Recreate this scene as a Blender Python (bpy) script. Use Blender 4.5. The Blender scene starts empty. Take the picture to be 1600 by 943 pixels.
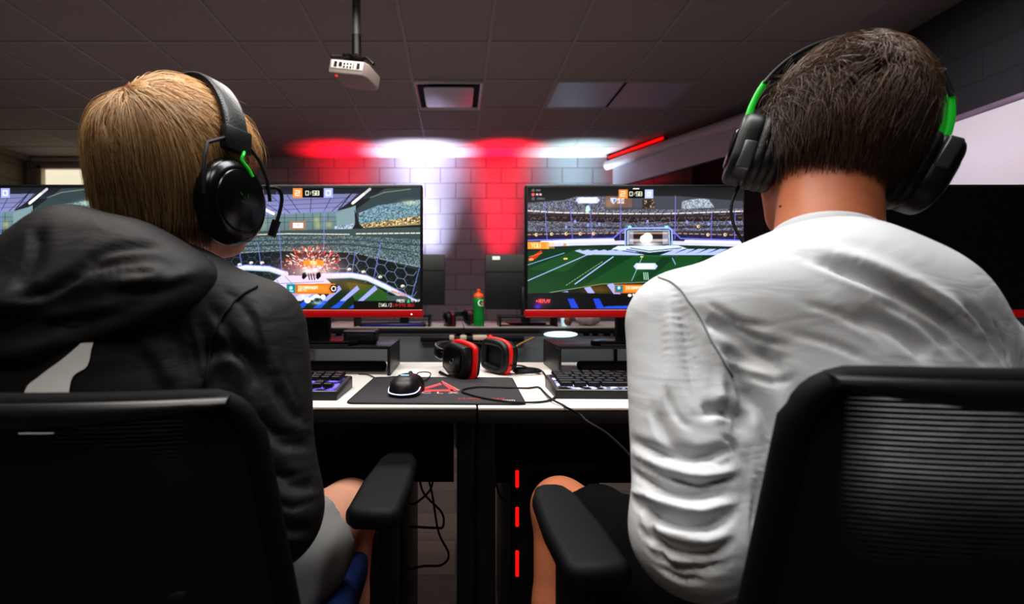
import bpy, bmesh, math, random
import numpy as np
from mathutils import Vector, Matrix, Euler
PI = math.pi
SC = bpy.context.scene
COL = SC.collection
F = 742.0          # focal length in pixels of the 1600 px wide frame
CAMZ = 0.95
random.seed(4)
RNG = np.random.default_rng(7)

def P(px, py, Y):
    """point at depth Y seen at a pixel"""
    return Vector(((px - 712) / F * Y, Y, CAMZ - (py - 460) / F * Y))

def lin(c):
    out = []
    for v in c[:3]:
        v = v / 255.0
        out.append(v / 12.92 if v <= 0.04045 else ((v + 0.055) / 1.055) ** 2.4)
    return tuple(out) + (1.0,)

# ------------------------------------------------------------------ materials
MATS = {}
def mat(name, rgb, rough=0.5, metal=0.0, var=0.12, vscale=30.0, bump=0.0, bscale=200.0, emis=None, estr=0.0, spec=0.5, sheen=0.0):
    if name in MATS:
        return MATS[name]
    m = bpy.data.materials.new(name); m.use_nodes = True
    nt = m.node_tree; b = nt.nodes['Principled BSDF']
    c = lin(rgb)
    tc = nt.nodes.new('ShaderNodeTexCoord')
    nz = nt.nodes.new('ShaderNodeTexNoise'); nz.inputs['Scale'].default_value = vscale; nz.inputs['Detail'].default_value = 4
    nt.links.new(tc.outputs['Object'], nz.inputs['Vector'])
    mx = nt.nodes.new('ShaderNodeMix'); mx.data_type = 'RGBA'
    mx.inputs[6].default_value = tuple(v * (1 - var) for v in c[:3]) + (1,)
    mx.inputs[7].default_value = tuple(min(1, v * (1 + var)) for v in c[:3]) + (1,)
    nt.links.new(nz.outputs['Fac'], mx.inputs[0]); nt.links.new(mx.outputs[2], b.inputs['Base Color'])
    b.inputs['Roughness'].default_value = rough; b.inputs['Metallic'].default_value = metal
    b.inputs['Specular IOR Level'].default_value = spec
    if sheen:
        b.inputs['Sheen Weight'].default_value = sheen; b.inputs['Sheen Roughness'].default_value = 0.5
    if bump:
        n2 = nt.nodes.new('ShaderNodeTexNoise'); n2.inputs['Scale'].default_value = bscale; n2.inputs['Detail'].default_value = 3
        nt.links.new(tc.outputs['Object'], n2.inputs['Vector'])
        bp = nt.nodes.new('ShaderNodeBump'); bp.inputs['Strength'].default_value = bump; bp.inputs['Distance'].default_value = 0.002
        nt.links.new(n2.outputs['Fac'], bp.inputs['Height']); nt.links.new(bp.outputs['Normal'], b.inputs['Normal'])
    if emis:
        b.inputs['Emission Color'].default_value = lin(emis); b.inputs['Emission Strength'].default_value = estr
    MATS[name] = m
    return m

def attr_mat(name, emit=False, rough=0.45, spec=0.5):
    if name in MATS:
        return MATS[name]
    m = bpy.data.materials.new(name); m.use_nodes = True
    nt = m.node_tree; b = nt.nodes['Principled BSDF']
    a = nt.nodes.new('ShaderNodeVertexColor'); a.layer_name = 'tint'
    if emit:
        b.inputs['Base Color'].default_value = (0.004, 0.004, 0.004, 1)
        nt.links.new(a.outputs['Color'], b.inputs['Emission Color']); b.inputs['Emission Strength'].default_value = 1.15
    else:
        nt.links.new(a.outputs['Color'], b.inputs['Base Color'])
    b.inputs['Roughness'].default_value = rough; b.inputs['Specular IOR Level'].default_value = spec
    MATS[name] = m
    return m

# ------------------------------------------------------------------ mesh building
class MB:
    def __init__(s): s.v = []; s.f = []
    def add(s, vs, fs, M=None):
        o = len(s.v)
        for p in vs:
            p = Vector(p)
            s.v.append(M @ p if M is not None else p)
        s.f += [tuple(i + o for i in f) for f in fs]
        return s
    def bm(s, b, M=None):
        b.verts.ensure_lookup_table(); b.verts.index_update()
        s.add([v.co.copy() for v in b.verts], [[v.index for v in f.verts] for f in b.faces], M)
        b.free(); return s
    def rbox(s, c, size, r=0.004, seg=2, M=None):
        b = bmesh.new(); bmesh.ops.create_cube(b, size=1)
        for v in b.verts: v.co = Vector((v.co.x * size[0], v.co.y * size[1], v.co.z * size[2]))
        r = min(r, min(size) * 0.49)
        if r > 0: bmesh.ops.bevel(b, geom=b.edges[:] , offset=r, segments=seg, profile=0.5, affect='EDGES')
        T = Matrix.Translation(Vector(c))
        return s.bm(b, (M @ T) if M is not None else T)
    def box(s, x0, x1, y0, y1, z0, z1, r=0.0, seg=2, M=None):
        return s.rbox(((x0 + x1) / 2, (y0 + y1) / 2, (z0 + z1) / 2), (x1 - x0, y1 - y0, z1 - z0), r, seg, M)
    def prism(s, poly, h0, h1, r=0.0, M=None, seg=2):
        b = bmesh.new()
        vs = [b.verts.new((x, y, h0)) for x, y in poly]
        f = b.faces.new(vs)
        if f.normal.z > 0 or True:
            b.normal_update()
        e = bmesh.ops.extrude_face_region(b, geom=[f])
        for v in e['geom']:
            if isinstance(v, bmesh.types.BMVert): v.co.z = h1
        bmesh.ops.recalc_face_normals(b, faces=b.faces[:])
        if r > 0:
            ed = [e for e in b.edges if abs(e.verts[0].co.z - e.verts[1].co.z) < 1e-7]
            bmesh.ops.bevel(b, geom=ed, offset=r, segments=seg, profile=0.5, affect='EDGES')
        return s.bm(b, M)
    def lathe(s, prof, n=32, M=None, sx=1.0, sy=1.0):
        vs = []; fs = []
        m = len(prof)
        for i in range(n):
            a = 2 * PI * i / n
            for r, z in prof: vs.append((r * math.cos(a) * sx, r * math.sin(a) * sy, z))
        for i in range(n):
            j = (i + 1) % n
            for k in range(m - 1):
                fs.append((i * m + k, j * m + k, j * m + k + 1, i * m + k + 1))
        fs.append(tuple(i * m for i in reversed(range(n)))); fs.append(tuple(i * m + m - 1 for i in range(n)))
        return s.add(vs, fs, M)
    def tube(s, pts, r, n=8, closed=False, cs=None, M=None, up=None):
        """sweep; r scalar or list; cs = list of (a,b) cross-section multipliers; up fixes the frame"""
        pts = [Vector(p) for p in pts]; m = len(pts)
        rs = r if isinstance(r, (list, tuple)) else [r] * m
        if cs is None: cs = [(math.cos(2 * PI * i / n), math.sin(2 * PI * i / n)) for i in range(n)]
        n = len(cs)
        vs = []; fs = []; N = None
        for i in range(m):
            if closed: t = pts[(i + 1) % m] - pts[i - 1]
            else: t = pts[min(i + 1, m - 1)] - pts[max(i - 1, 0)]
            if t.length < 1e-9: t = Vector((0, 0, 1))
            t.normalize()
            if up is not None:
                B = Vector(up(i) if callable(up) else up); B = (B - t * B.dot(t))
                B = B.normalized() if B.length > 1e-6 else t.orthogonal().normalized()
                A = B.cross(t)
            else:
                if N is None: N = t.orthogonal().normalized()
                N = (N - t * N.dot(t)).normalized(); A = N; B = t.cross(A)
            for a, b in cs: vs.append(pts[i] + (A * a + B * b) * rs[i])
        for i in range(m if closed else m - 1):
            j = (i + 1) % m
            for k in range(n):
                l = (k + 1) % n
                fs.append((i * n + k, i * n + l, j * n + l, j * n + k))
        if not closed:
            fs.append(tuple(reversed(range(n)))); fs.append(tuple((m - 1) * n + k for k in range(n)))
        return s.add(vs, fs, M)
    def ell(s, c, r, n=20, M=None):
        prof = [(math.sin(PI * k / n) if 0 < k < n else 1e-4, -math.cos(PI * k / n)) for k in range(n + 1)]
        T = Matrix.Translation(Vector(c)) @ Matrix.Diagonal((r[0], r[1], r[2], 1))
        return s.lathe(prof, n + 4, (M @ T) if M is not None else T)

def rrect(w, h, r, n=5):
    out = []
    for cx, cy, a0 in ((w / 2 - r, h / 2 - r, 0), (-w / 2 + r, h / 2 - r, 90), (-w / 2 + r, -h / 2 + r, 180), (w / 2 - r, -h / 2 + r, 270)):
        for k in range(n + 1):
            a = math.radians(a0 + 90 * k / n); out.append((cx + r * math.cos(a), cy + r * math.sin(a)))
    return out

def spline(pts, n=8, closed=False):
    pts = [Vector(p) for p in pts]; m = len(pts); out = []
    rng = m if closed else m - 1
    for i in range(rng):
        if closed: p0, p1, p2, p3 = pts[i - 1], pts[i], pts[(i + 1) % m], pts[(i + 2) % m]
        else: p0, p1, p2, p3 = pts[max(i - 1, 0)], pts[i], pts[i + 1], pts[min(i + 2, m - 1)]
        for k in range(n):
            t = k / n
            out.append(0.5 * ((2 * p1) + (p2 - p0) * t + (2 * p0 - 5 * p1 + 4 * p2 - p3) * t * t + (3 * p1 - p0 - 3 * p2 + p3) * t ** 3))
    if not closed: out.append(pts[-1])
    return out

def link(name, me, m, parent=None, smooth=True, angle=40):
    o = bpy.data.objects.new(name, me); COL.objects.link(o)
    if m is not None: me.materials.append(m)
    if smooth and len(me.polygons):
        me.polygons.foreach_set('use_smooth', [True] * len(me.polygons))
        try: me.set_sharp_from_angle(angle=math.radians(angle))
        except Exception: pass
    if parent is not None: o.parent = parent
    return o

def off(parent):
    v = Vector((0, 0, 0))
    while parent is not None:
        v += parent.location; parent = parent.parent
    return v

def obj(name, mb, m, parent=None, world=False, smooth=True, angle=40):
    me = bpy.data.meshes.new(name)
    d = off(parent) if world else Vector((0, 0, 0))
    me.from_pydata([tuple(p - d) for p in mb.v], [], mb.f); me.update()
    return link(name, me, m, parent, smooth, angle)

def np_mesh(name, V, Q, m, parent=None, colors=None, smooth=True, world=False):
    me = bpy.data.meshes.new(name)
    V = np.asarray(V, dtype=np.float32)
    if world: V = V - np.array(off(parent), dtype=np.float32)
    Q = np.asarray(Q, dtype=np.int32); k = Q.shape[1]
    me.vertices.add(len(V)); me.vertices.foreach_set('co', V.ravel())
    me.loops.add(Q.size); me.loops.foreach_set('vertex_index', Q.ravel())
    me.polygons.add(len(Q)); me.polygons.foreach_set('loop_start', np.arange(0, Q.size, k, dtype=np.int32))
    me.update(calc_edges=True); me.validate()
    if colors is not None:
        at = me.color_attributes.new('tint', 'FLOAT_COLOR', 'POINT')
        C = np.ones((len(V), 4), dtype=np.float32); C[:, :3] = colors
        at.data.foreach_set('color', C.ravel())
    return link(name, me, m, parent, smooth, 180)

def thing(name, label, cat, loc=(0, 0, 0), rot=(0, 0, 0), group=None):
    o = bpy.data.objects.new(name, None); COL.objects.link(o)
    o.empty_display_size = 0.05
    o.location = loc; o.rotation_euler = rot
    o['label'] = label; o['category'] = cat
    if group: o['group'] = group
    return o

def tag(o, label, cat, group=None):
    o['label'] = label; o['category'] = cat
    if group: o['group'] = group
    return o

def struct(o):
    o['kind'] = 'structure'; return o

def copy_tree(o, parent=None):
    c = o.copy(); COL.objects.link(c)
    if parent is not None: c.parent = parent
    for ch in [x for x in o.children]: copy_tree(ch, c)
    return c

def text_mb(s, size, M, depth=0.0002):
    cu = bpy.data.curves.new('t', 'FONT'); cu.body = s; cu.size = size; cu.extrude = depth; cu.align_x = 'CENTER'; cu.align_y = 'CENTER'
    o = bpy.data.objects.new('t', cu); COL.objects.link(o)
    bpy.context.view_layer.update()
    dg = bpy.context.evaluated_depsgraph_get()
    me = bpy.data.meshes.new_from_object(o.evaluated_get(dg))
    mb = MB(); mb.add([v.co.copy() for v in me.vertices], [tuple(p.vertices) for p in me.polygons], M)
    bpy.data.objects.remove(o); bpy.data.curves.remove(cu); bpy.data.meshes.remove(me)
    return mb

# ------------------------------------------------------------------ signed-distance modelling
class SDF:
    def __init__(s, lo, hi, h):
        s.lo = np.array(lo, dtype=np.float32); s.h = h
        s.n = np.ceil((np.array(hi) - np.array(lo)) / h).astype(int) + 1
        s.f = np.full(tuple(s.n), 1.0, dtype=np.float32)
    def _box(s, a, b, m):
        i0 = np.maximum(0, np.floor((np.array(a) - m - s.lo) / s.h).astype(int))
        i1 = np.minimum(s.n, np.ceil((np.array(b) + m - s.lo) / s.h).astype(int) + 1)
        if np.any(i1 <= i0): return None
        sl = tuple(slice(p, q) for p, q in zip(i0, i1))
        g = [s.lo[k] + s.h * np.arange(i0[k], i1[k], dtype=np.float32) for k in range(3)]
        return sl, g[0][:, None, None], g[1][None, :, None], g[2][None, None, :]
    def _mix(s, sl, d, k, sub):
        a = s.f[sl]
        if sub:
            d = -d
            h = np.clip(0.5 - 0.5 * (a - d) / k, 0, 1)
            s.f[sl] = a * (1 - h) + d * h + k * h * (1 - h)
        else:
            h = np.clip(0.5 + 0.5 * (a - d) / k, 0, 1)
            s.f[sl] = a * (1 - h) + d * h - k * h * (1 - h)
    def ell(s, c, r, k=0.02, R=None, sub=False):
        c = np.array(c, float); r = np.array(r, float); m = max(r)
        bx = s._box(c - (m if R is not None else r), c + (m if R is not None else r), k + 3 * s.h)
        if bx is None: return s
        sl, X, Y, Z = bx
        x, y, z = X - c[0], Y - c[1], Z - c[2]
        if R is not None:
            R = np.array(R)
            x, y, z = (R[0, 0] * x + R[1, 0] * y + R[2, 0] * z, R[0, 1] * x + R[1, 1] * y + R[2, 1] * z, R[0, 2] * x + R[1, 2] * y + R[2, 2] * z)
        k0 = np.sqrt((x / r[0]) ** 2 + (y / r[1]) ** 2 + (z / r[2]) ** 2) + 1e-6
        k1 = np.sqrt((x / r[0] ** 2) ** 2 + (y / r[1] ** 2) ** 2 + (z / r[2] ** 2) ** 2) + 1e-6
        s._mix(sl, (k0 * (k0 - 1) / k1).astype(np.float32), k, sub); return s
    def rc(s, a, b, ra, rb, k=0.02, sub=False):
        a = np.array(a, float); b = np.array(b, float); m = max(ra, rb)
        bx = s._box(np.minimum(a, b) - m, np.maximum(a, b) + m, k + 3 * s.h)
        if bx is None: return s
        sl, X, Y, Z = bx
        ab = b - a; L = ab @ ab + 1e-9
        t = np.clip(((X - a[0]) * ab[0] + (Y - a[1]) * ab[1] + (Z - a[2]) * ab[2]) / L, 0, 1)
        d = np.sqrt((X - a[0] - t * ab[0]) ** 2 + (Y - a[1] - t * ab[1]) ** 2 + (Z - a[2] - t * ab[2]) ** 2) - (ra + t * (rb - ra))
        s._mix(sl, d.astype(np.float32), k, sub); return s
    def cut(s, p, n):
        """keep the side opposite to n of the plane through p"""
        p = np.array(p, float); n = np.array(n, float); n /= np.linalg.norm(n)
        g = [s.lo[k] + s.h * np.arange(s.n[k], dtype=np.float32) for k in range(3)]
        d = (g[0][:, None, None] - p[0]) * n[0] + (g[1][None, :, None] - p[1]) * n[1] + (g[2][None, None, :] - p[2]) * n[2]
        s.f = np.maximum(s.f, d.astype(np.float32)); return s
    def mesh(s, smooth=2):
        f = s.f; h = s.h
        nx, ny, nz = f.shape
        sh = (nx - 1, ny - 1, nz - 1)
        cnt = np.zeros(sh, np.float32); acc = [np.zeros(sh, np.float32) for _ in range(3)]
        ins = f < 0
        for ax in range(3):
            o1, o2 = [k for k in range(3) if k != ax]
            for a in (0, 1):
                for b in (0, 1):
                    st = [0, 0, 0]; st[o1] = a; st[o2] = b
                    s0 = tuple(slice(st[k], st[k] + sh[k]) for k in range(3))
                    st2 = list(st); st2[ax] += 1
                    s1 = tuple(slice(st2[k], st2[k] + sh[k]) for k in range(3))
                    cr = ins[s0] != ins[s1]
                    idx = np.nonzero(cr)
                    f0 = f[s0][idx]; f1 = f[s1][idx]
                    t = f0 / (f0 - f1)
                    cnt[idx] += 1
                    acc[ax][idx] += t; acc[o1][idx] += a; acc[o2][idx] += b
        cells = np.nonzero(cnt > 0)
        ids = np.full(sh, -1, np.int32); ids[cells] = np.arange(len(cells[0]))
        V = np.stack([s.lo[k] + h * (cells[k] + acc[k][cells] / cnt[cells]) for k in range(3)], 1)
        Q = []
        for ax in range(3):
            o1, o2 = [(1, 2), (2, 0), (0, 1)][ax]
            s0 = [slice(1, -1)] * 3; s1 = [slice(1, -1)] * 3
            s0[ax] = slice(0, f.shape[ax] - 1); s1[ax] = slice(1, f.shape[ax])
            A = ins[tuple(s0)]; B = ins[tuple(s1)]
            for flip, msk in ((False, A & ~B), (True, ~A & B)):
                i = list(np.nonzero(msk))
                for k in range(3):
                    if k != ax: i[k] = i[k] + 1
                def cell(d1, d2):
                    j = [i[0], i[1], i[2]]
                    j[o1] = j[o1] + d1; j[o2] = j[o2] + d2
                    return ids[j[0], j[1], j[2]]
                q = np.stack([cell(-1, -1), cell(0, -1), cell(0, 0), cell(-1, 0)], 1)
                if flip: q = q[:, ::-1]
                Q.append(q)
        Q = np.concatenate(Q); Q = Q[(Q >= 0).all(1)]
        for _ in range(smooth): V = lap(V, Q, 0.5)
        return V, Q

def lap(V, Q, w):
    A = np.zeros_like(V); c = np.zeros(len(V))
    for a, b in ((0, 1), (1, 2), (2, 3), (3, 0)):
        for i, j in ((a, b), (b, a)):
            for d in range(3): A[:, d] += np.bincount(Q[:, i], weights=V[Q[:, j], d], minlength=len(V))
            c += np.bincount(Q[:, i], minlength=len(V))
    return V * (1 - w) + w * A / np.maximum(c, 1)[:, None]

def normals(V, Q):
    n = np.cross(V[Q[:, 2]] - V[Q[:, 0]], V[Q[:, 3]] - V[Q[:, 1]])
    N = np.zeros_like(V)
    for k in range(4):
        for d in range(3): N[:, d] += np.bincount(Q[:, k], weights=n[:, d], minlength=len(V))
    return N / (np.linalg.norm(N, axis=1)[:, None] + 1e-12)

CAMP = np.array([0, 0, CAMZ])
def fold(V, Q, specs):
    """specs: (pixel polyline on the visible cloth, width, depth) -> creases pressed into the surface in 3-D"""
    N = normals(V, Q)
    px = 712 + V[:, 0] / V[:, 1] * F; py = 460 - (V[:, 2] - CAMZ) / V[:, 1] * F
    face = ((CAMP - V) * N).sum(1) > 0
    disp = np.zeros(len(V))
    for pts, w, dep in specs:
        P3 = []
        for (x, y) in pts:
            d = np.hypot(px - x, py - y); d[~face] = 1e9
            near = np.nonzero(d < d.min() + 4)[0]
            P3.append(V[near[np.argmin(V[near, 1])]])
        L = np.array([tuple(p) for p in spline(P3, 8)])
        bb = (V > L.min(0) - 4 * w).all(1) & (V < L.max(0) + 4 * w).all(1)
        idx = np.nonzero(bb)[0]
        D = np.linalg.norm(V[idx][:, None, :] - L[None], axis=2)
        j = D.argmin(1); d = D.min(1); t = j / (len(L) - 1)
        tg = np.gradient(L, axis=0); sd = (np.cross(tg[j], N[idx]) * (V[idx] - L[j])).sum(1) > 0
        d = d * np.where(sd, 1.75, .8)            # one flank of a crease is steeper
        fade = np.clip(np.sin(np.clip(t, 0.04, 0.96) * PI) * 1.6, 0, 1)
        q = (d / w) ** 2
        disp[idx] += dep * fade * (1 - 0.9 * q) * np.exp(-q)
    return V + N * disp[:, None]

def ripple(V, Q, amp, scale, seed, n=14):
    r = np.random.default_rng(seed); N = normals(V, Q); s = np.zeros(len(V))
    for _ in range(n):
        k = r.normal(size=3) * scale; s += np.sin(V @ k + r.uniform(0, 6.28))
    return V + N * (amp * s / math.sqrt(n))[:, None]
# ================================================================== SETTING
CEIL = 2.776; WALLY = 6.33; XR = 3.15; XL = -6.4; YB = -2.6

def block_mat(name, c1, c2, mortar, flip=False):
    m = bpy.data.materials.new(name); m.use_nodes = True
    nt = m.node_tree; b = nt.nodes['Principled BSDF']
    tc = nt.nodes.new('ShaderNodeTexCoord'); sp = nt.nodes.new('ShaderNodeSeparateXYZ'); cb = nt.nodes.new('ShaderNodeCombineXYZ')
    nt.links.new(tc.outputs['Object'], sp.inputs[0])
    nt.links.new(sp.outputs['Y' if flip else 'X'], cb.inputs[0]); nt.links.new(sp.outputs['Z'], cb.inputs[1])
    br = nt.nodes.new('ShaderNodeTexBrick'); br.inputs['Scale'].default_value = 1.0
    br.inputs['Brick Width'].default_value = 0.406; br.inputs['Row Height'].default_value = 0.203
    br.inputs['Mortar Size'].default_value = 0.007; br.inputs['Mortar Smooth'].default_value = 0.4
    br.inputs['Color1'].default_value = lin(c1); br.inputs['Color2'].default_value = lin(c2); br.inputs['Mortar'].default_value = lin(mortar)
    nt.links.new(cb.outputs[0], br.inputs['Vector'])
    nt.links.new(br.outputs['Color'], b.inputs['Base Color']); b.inputs['Roughness'].default_value = 0.7
    bp = nt.nodes.new('ShaderNodeBump'); bp.inputs['Strength'].default_value = 0.6; bp.inputs['Distance'].default_value = 0.006; bp.invert = True
    nz = nt.nodes.new('ShaderNodeTexNoise'); nz.inputs['Scale'].default_value = 60
    nt.links.new(tc.outputs['Object'], nz.inputs['Vector'])
    ad = nt.nodes.new('ShaderNodeMath'); ad.operation = 'MULTIPLY_ADD'; ad.inputs[1].default_value = 0.15
    nt.links.new(nz.outputs['Fac'], ad.inputs[0]); nt.links.new(br.outputs['Fac'], ad.inputs[2])
    nt.links.new(ad.outputs[0], bp.inputs['Height']); nt.links.new(bp.outputs['Normal'], b.inputs['Normal'])
    return m

def carpet_mat():
    m = bpy.data.materials.new('carpet'); m.use_nodes = True
    nt = m.node_tree; b = nt.nodes['Principled BSDF']
    tc = nt.nodes.new('ShaderNodeTexCoord')
    br = nt.nodes.new('ShaderNodeTexBrick'); br.inputs['Scale'].default_value = 1.0
    br.inputs['Brick Width'].default_value = 0.9; br.inputs['Row Height'].default_value = 0.23; br.inputs['Mortar Size'].default_value = 0.002
    br.inputs['Color1'].default_value = lin((92, 76, 68)); br.inputs['Color2'].default_value = lin((62, 52, 48)); br.inputs['Mortar'].default_value = lin((40, 34, 32))
    nt.links.new(tc.outputs['Object'], br.inputs['Vector'])
    mp = nt.nodes.new('ShaderNodeMapping'); mp.inputs['Scale'].default_value = (14, 240, 1)
    nt.links.new(tc.outputs['Object'], mp.inputs[0])
    nz = nt.nodes.new('ShaderNodeTexNoise'); nz.inputs['Scale'].default_value = 1.0; nz.inputs['Detail'].default_value = 6
    nt.links.new(mp.outputs[0], nz.inputs['Vector'])
    mx = nt.nodes.new('ShaderNodeMix'); mx.data_type = 'RGBA'; mx.blend_type = 'MULTIPLY'; mx.inputs[0].default_value = 0.75
    nt.links.new(br.outputs['Color'], mx.inputs[6]); nt.links.new(nz.outputs['Fac'], mx.inputs[7])
    nt.links.new(mx.outputs[2], b.inputs['Base Color']); b.inputs['Roughness'].default_value = 0.95
    bp = nt.nodes.new('ShaderNodeBump'); bp.inputs['Strength'].default_value = 0.7; bp.inputs['Distance'].default_value = 0.004
    nt.links.new(nz.outputs['Fac'], bp.inputs['Height']); nt.links.new(bp.outputs['Normal'], b.inputs['Normal'])
    return m

M_block = block_mat('painted_block', (172, 168, 172), (162, 158, 164), (120, 116, 120))
M_navy = block_mat('navy_block', (9, 9, 18), (8, 8, 16), (5, 5, 10), flip=True)
M_side = block_mat('side_block', (120, 108, 92), (112, 100, 86), (84, 76, 66), flip=True)
M_ceil = mat('ceiling_tile', (150, 140, 138), 0.95, var=0.10, vscale=260, bump=0.5, bscale=500)
M_tbar = mat('ceiling_tee', (152, 146, 146), 0.6)
M_black = mat('black_plastic', (14, 14, 15), 0.45)
M_blackm = mat('black_matte', (11, 11, 12), 0.7, bump=0.15, bscale=600)
M_gloss = mat('black_gloss', (9, 9, 10), 0.22)
M_metal = mat('black_metal', (22, 22, 24), 0.38, metal=0.2)
M_white = mat('white_plastic', (225, 222, 215), 0.4, var=0.03)
M_red = mat('red_plastic', (176, 8, 16), 0.35, var=0.05, emis=(150, 4, 8), estr=0.12)
M_grey = mat('grey_plastic', (92, 92, 95), 0.5)

struct(obj('floor', MB().box(XL - .1, XR + .1, YB - .1, WALLY + .1, -.1, 0), carpet_mat()))
ceiling = struct(obj('ceiling', MB().box(XL - .1, XR + .1, YB - .1, WALLY + .1, CEIL, CEIL + .1), M_ceil))
mb = MB(); GX = .244; GY = 3.434
k = math.ceil((XL - GX) / .61)
while GX + k * .61 < XR:
    x = GX + k * .61; mb.box(x - .012, x + .012, YB, WALLY, CEIL - .006, CEIL + .004); k += 1
k = math.ceil((YB - GY) / .61)
while GY + k * .61 < WALLY:
    y = GY + k * .61; mb.box(XL, XR, y - .012, y + .012, CEIL - .0055, CEIL + .004); k += 1
obj('ceiling_grid', mb, M_tbar, ceiling, smooth=False)
# back wall with its window opening
WX0, WX1, WZ0, WZ1 = -5.58, -3.95, 1.25, 2.675
mb = MB().box(XL - .1, WX0, WALLY, WALLY + .12, 0, CEIL).box(WX1, XR + .1, WALLY, WALLY + .12, 0, CEIL)
mb.box(WX0, WX1, WALLY, WALLY + .12, 0, WZ0).box(WX0, WX1, WALLY, WALLY + .12, WZ1, CEIL)
struct(obj('wall_back', mb, M_block, smooth=False))
struct(obj('wall_right', MB().box(XR, XR + .1, YB, WALLY, 0, CEIL), M_navy, smooth=False))
struct(obj('wall_left', MB().box(XL - .1, XL, YB, WALLY, 0, CEIL), M_side, smooth=False))
struct(obj('wall_front', MB().box(XL, XR, YB - .1, YB, 0, CEIL), M_side, smooth=False))
# window with bright roller blind
w = thing('window_1', 'bright window with a cream blind at the far left', 'window', (WX0, WALLY, WZ0)); struct(w); del w['label']; del w['category']
M_frame = mat('window_frame_paint', (190, 184, 170), 0.5)
mb = MB()
mb.box(WX0, WX0 + .07, WALLY - .02, WALLY + .08, WZ0, WZ1, .006).box(WX1 - .07, WX1, WALLY - .02, WALLY + .08, WZ0, WZ1, .006)
mb.box(WX0, WX1, WALLY - .02, WALLY + .08, WZ1 - .05, WZ1, .006).box(WX0, WX1, WALLY - .04, WALLY + .08, WZ0, WZ0 + .05, .006)
obj('window_frame', mb, M_frame, w, world=True)
obj('roller_blind', MB().box(WX0 + .07, WX1 - .07, WALLY + .05, WALLY + .06, WZ0 + .05, WZ1 - .05), mat('blind_cloth', (226, 220, 200), 0.8, var=.04, emis=(238, 228, 204), estr=0.85), w, world=True)
# pilaster and bulkhead in the far left corner
struct(obj('trim_1', MB().box(XL, -5.72, 5.55, WALLY, 0, CEIL).box(XL, -5.62, 5.2, WALLY, CEIL - .06, CEIL), M_side, smooth=False))
# pale strip running above the window
struct(obj('trim_2', MB().box(-5.62, -3.4, WALLY - .05, WALLY, CEIL - .055, CEIL - .01, .004), mat('pale_trim', (205, 200, 190), 0.6)))

# whiteboard on the right wall
t = thing('whiteboard', 'large glossy whiteboard on the dark blue right wall', 'whiteboard', (XR, 2.9, 1.0))
obj('board_surface', MB().box(XR - .022, XR - .004, 1.2, 4.6, 1.0, 2.03), mat('board_enamel', (196, 190, 196), 0.16, var=.02), t, world=True)
M_alu = mat('board_frame', (122, 104, 122), 0.4, metal=.4)
mb = MB().box(XR - .03, XR, 1.17, 4.63, 2.03, 2.065, .004).box(XR - .03, XR, 1.17, 4.63, .965, 1.0, .004)
mb.box(XR - .03, XR, 1.17, 1.2, 1.0, 2.03, .004).box(XR - .03, XR, 4.6, 4.63, 1.0, 2.03, .004)
obj('board_frame', mb, M_alu, t, world=True)

# projection screen hung across the right corner
A = Vector((2.01, 6.2, 2.60)); B = Vector((2.98, 4.19, 2.60)); d = (B - A).normalized(); ang = math.atan2(d.y, d.x); L = (B - A).length
t = thing('projection_screen', 'white roll-down projection screen angled across the corner under the ceiling', 'projection screen', tuple((A + B) / 2), (0, 0, ang))
mb = MB(); mb.tube([(-L / 2 - .05, 0, .045), (L / 2 + .05, 0, .045)], .058, 20)
obj('screen_case', mb, mat('case_white', (214, 205, 210), 0.45), t)
mb = MB(); mb.box(-L / 2 + .06, L / 2 - .06, -.004, .0, -.27, .05)
obj('screen_cloth', mb, mat('screen_cloth', (205, 196, 210), 0.8, var=.03), t)
mb = MB(); mb.box(-L / 2 + .04, L / 2 - .04, -.012, .008, -.29, -.268, .006)
obj('weight_bar', mb, M_black, t)
for sx in (-1, 1): obj('hanging_bracket', MB().box(sx * L / 2 - .02, sx * L / 2 + .02, -.03, .03, .08, .176), M_black, t)
t2 = thing('light_bar', 'red glowing light bar lying along the top of the projection screen case', 'light', tuple((A + B) / 2 + Vector((0, 0, .112))), (0, 0, ang))
obj('tube_light', MB().tube([(-L / 2 + .02, -.03, .02), (-.25, -.03, .02)], .016, 12), mat('red_glow', (255, 30, 20), .4, emis=(255, 10, 6), estr=.9), t2)
obj('housing', MB().box(-L / 2 + .0, -.23, -.012, .02, -.012, .04, .004), M_black, t2)

# ceiling diffuser
VX0, VX1, VY0, VY1 = GX - .61, GX, GY + .61, GY + 1.22
t = thing('ceiling_vent', 'square air vent with a drop plate in the ceiling grid', 'vent', ((VX0 + VX1) / 2, (VY0 + VY1) / 2, CEIL))
M_vent = mat('vent_enamel', (205, 200, 208), 0.35, metal=.2, var=.03)
mb = MB(); a = .285
mb.tube([(-a, -a, -.006), (a, -a, -.006), (a, a, -.006), (-a, a, -.006)], .02, 10, closed=True)
obj('vent_frame', mb, M_vent, t)
obj('vent_throat', MB().box(-.27, .27, -.27, .27, -.003, .02), mat('vent_dark', (16, 12, 16), .8), t)
mb = MB(); mb.prism(rrect(.44, .44, .03), -.03, -.018, .004)
obj('drop_plate', mb, M_vent, t)
# switched-off ceiling light panel
LX0 = GX + .61; LY0 = GY + .61
t = thing('ceiling_light', 'switched-off rectangular light panel set in the ceiling tiles', 'ceiling light', (LX0 + .61, LY0 + .305, CEIL))
mb = MB().box(-.6, .6, -.295, -.27, -.008, .004).box(-.6, .6, .27, .295, -.008, .004).box(-.6, -.575, -.27, .27, -.008, .004).box(.575, .6, -.27, .27, -.008, .004)
obj('light_frame', mb, M_tbar, t)
obj('diffuser', MB().box(-.575, .575, -.27, .27, -.006, 0), mat('prismatic_lens', (165, 160, 176), 0.3, var=.06, vscale=120), t)

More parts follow.
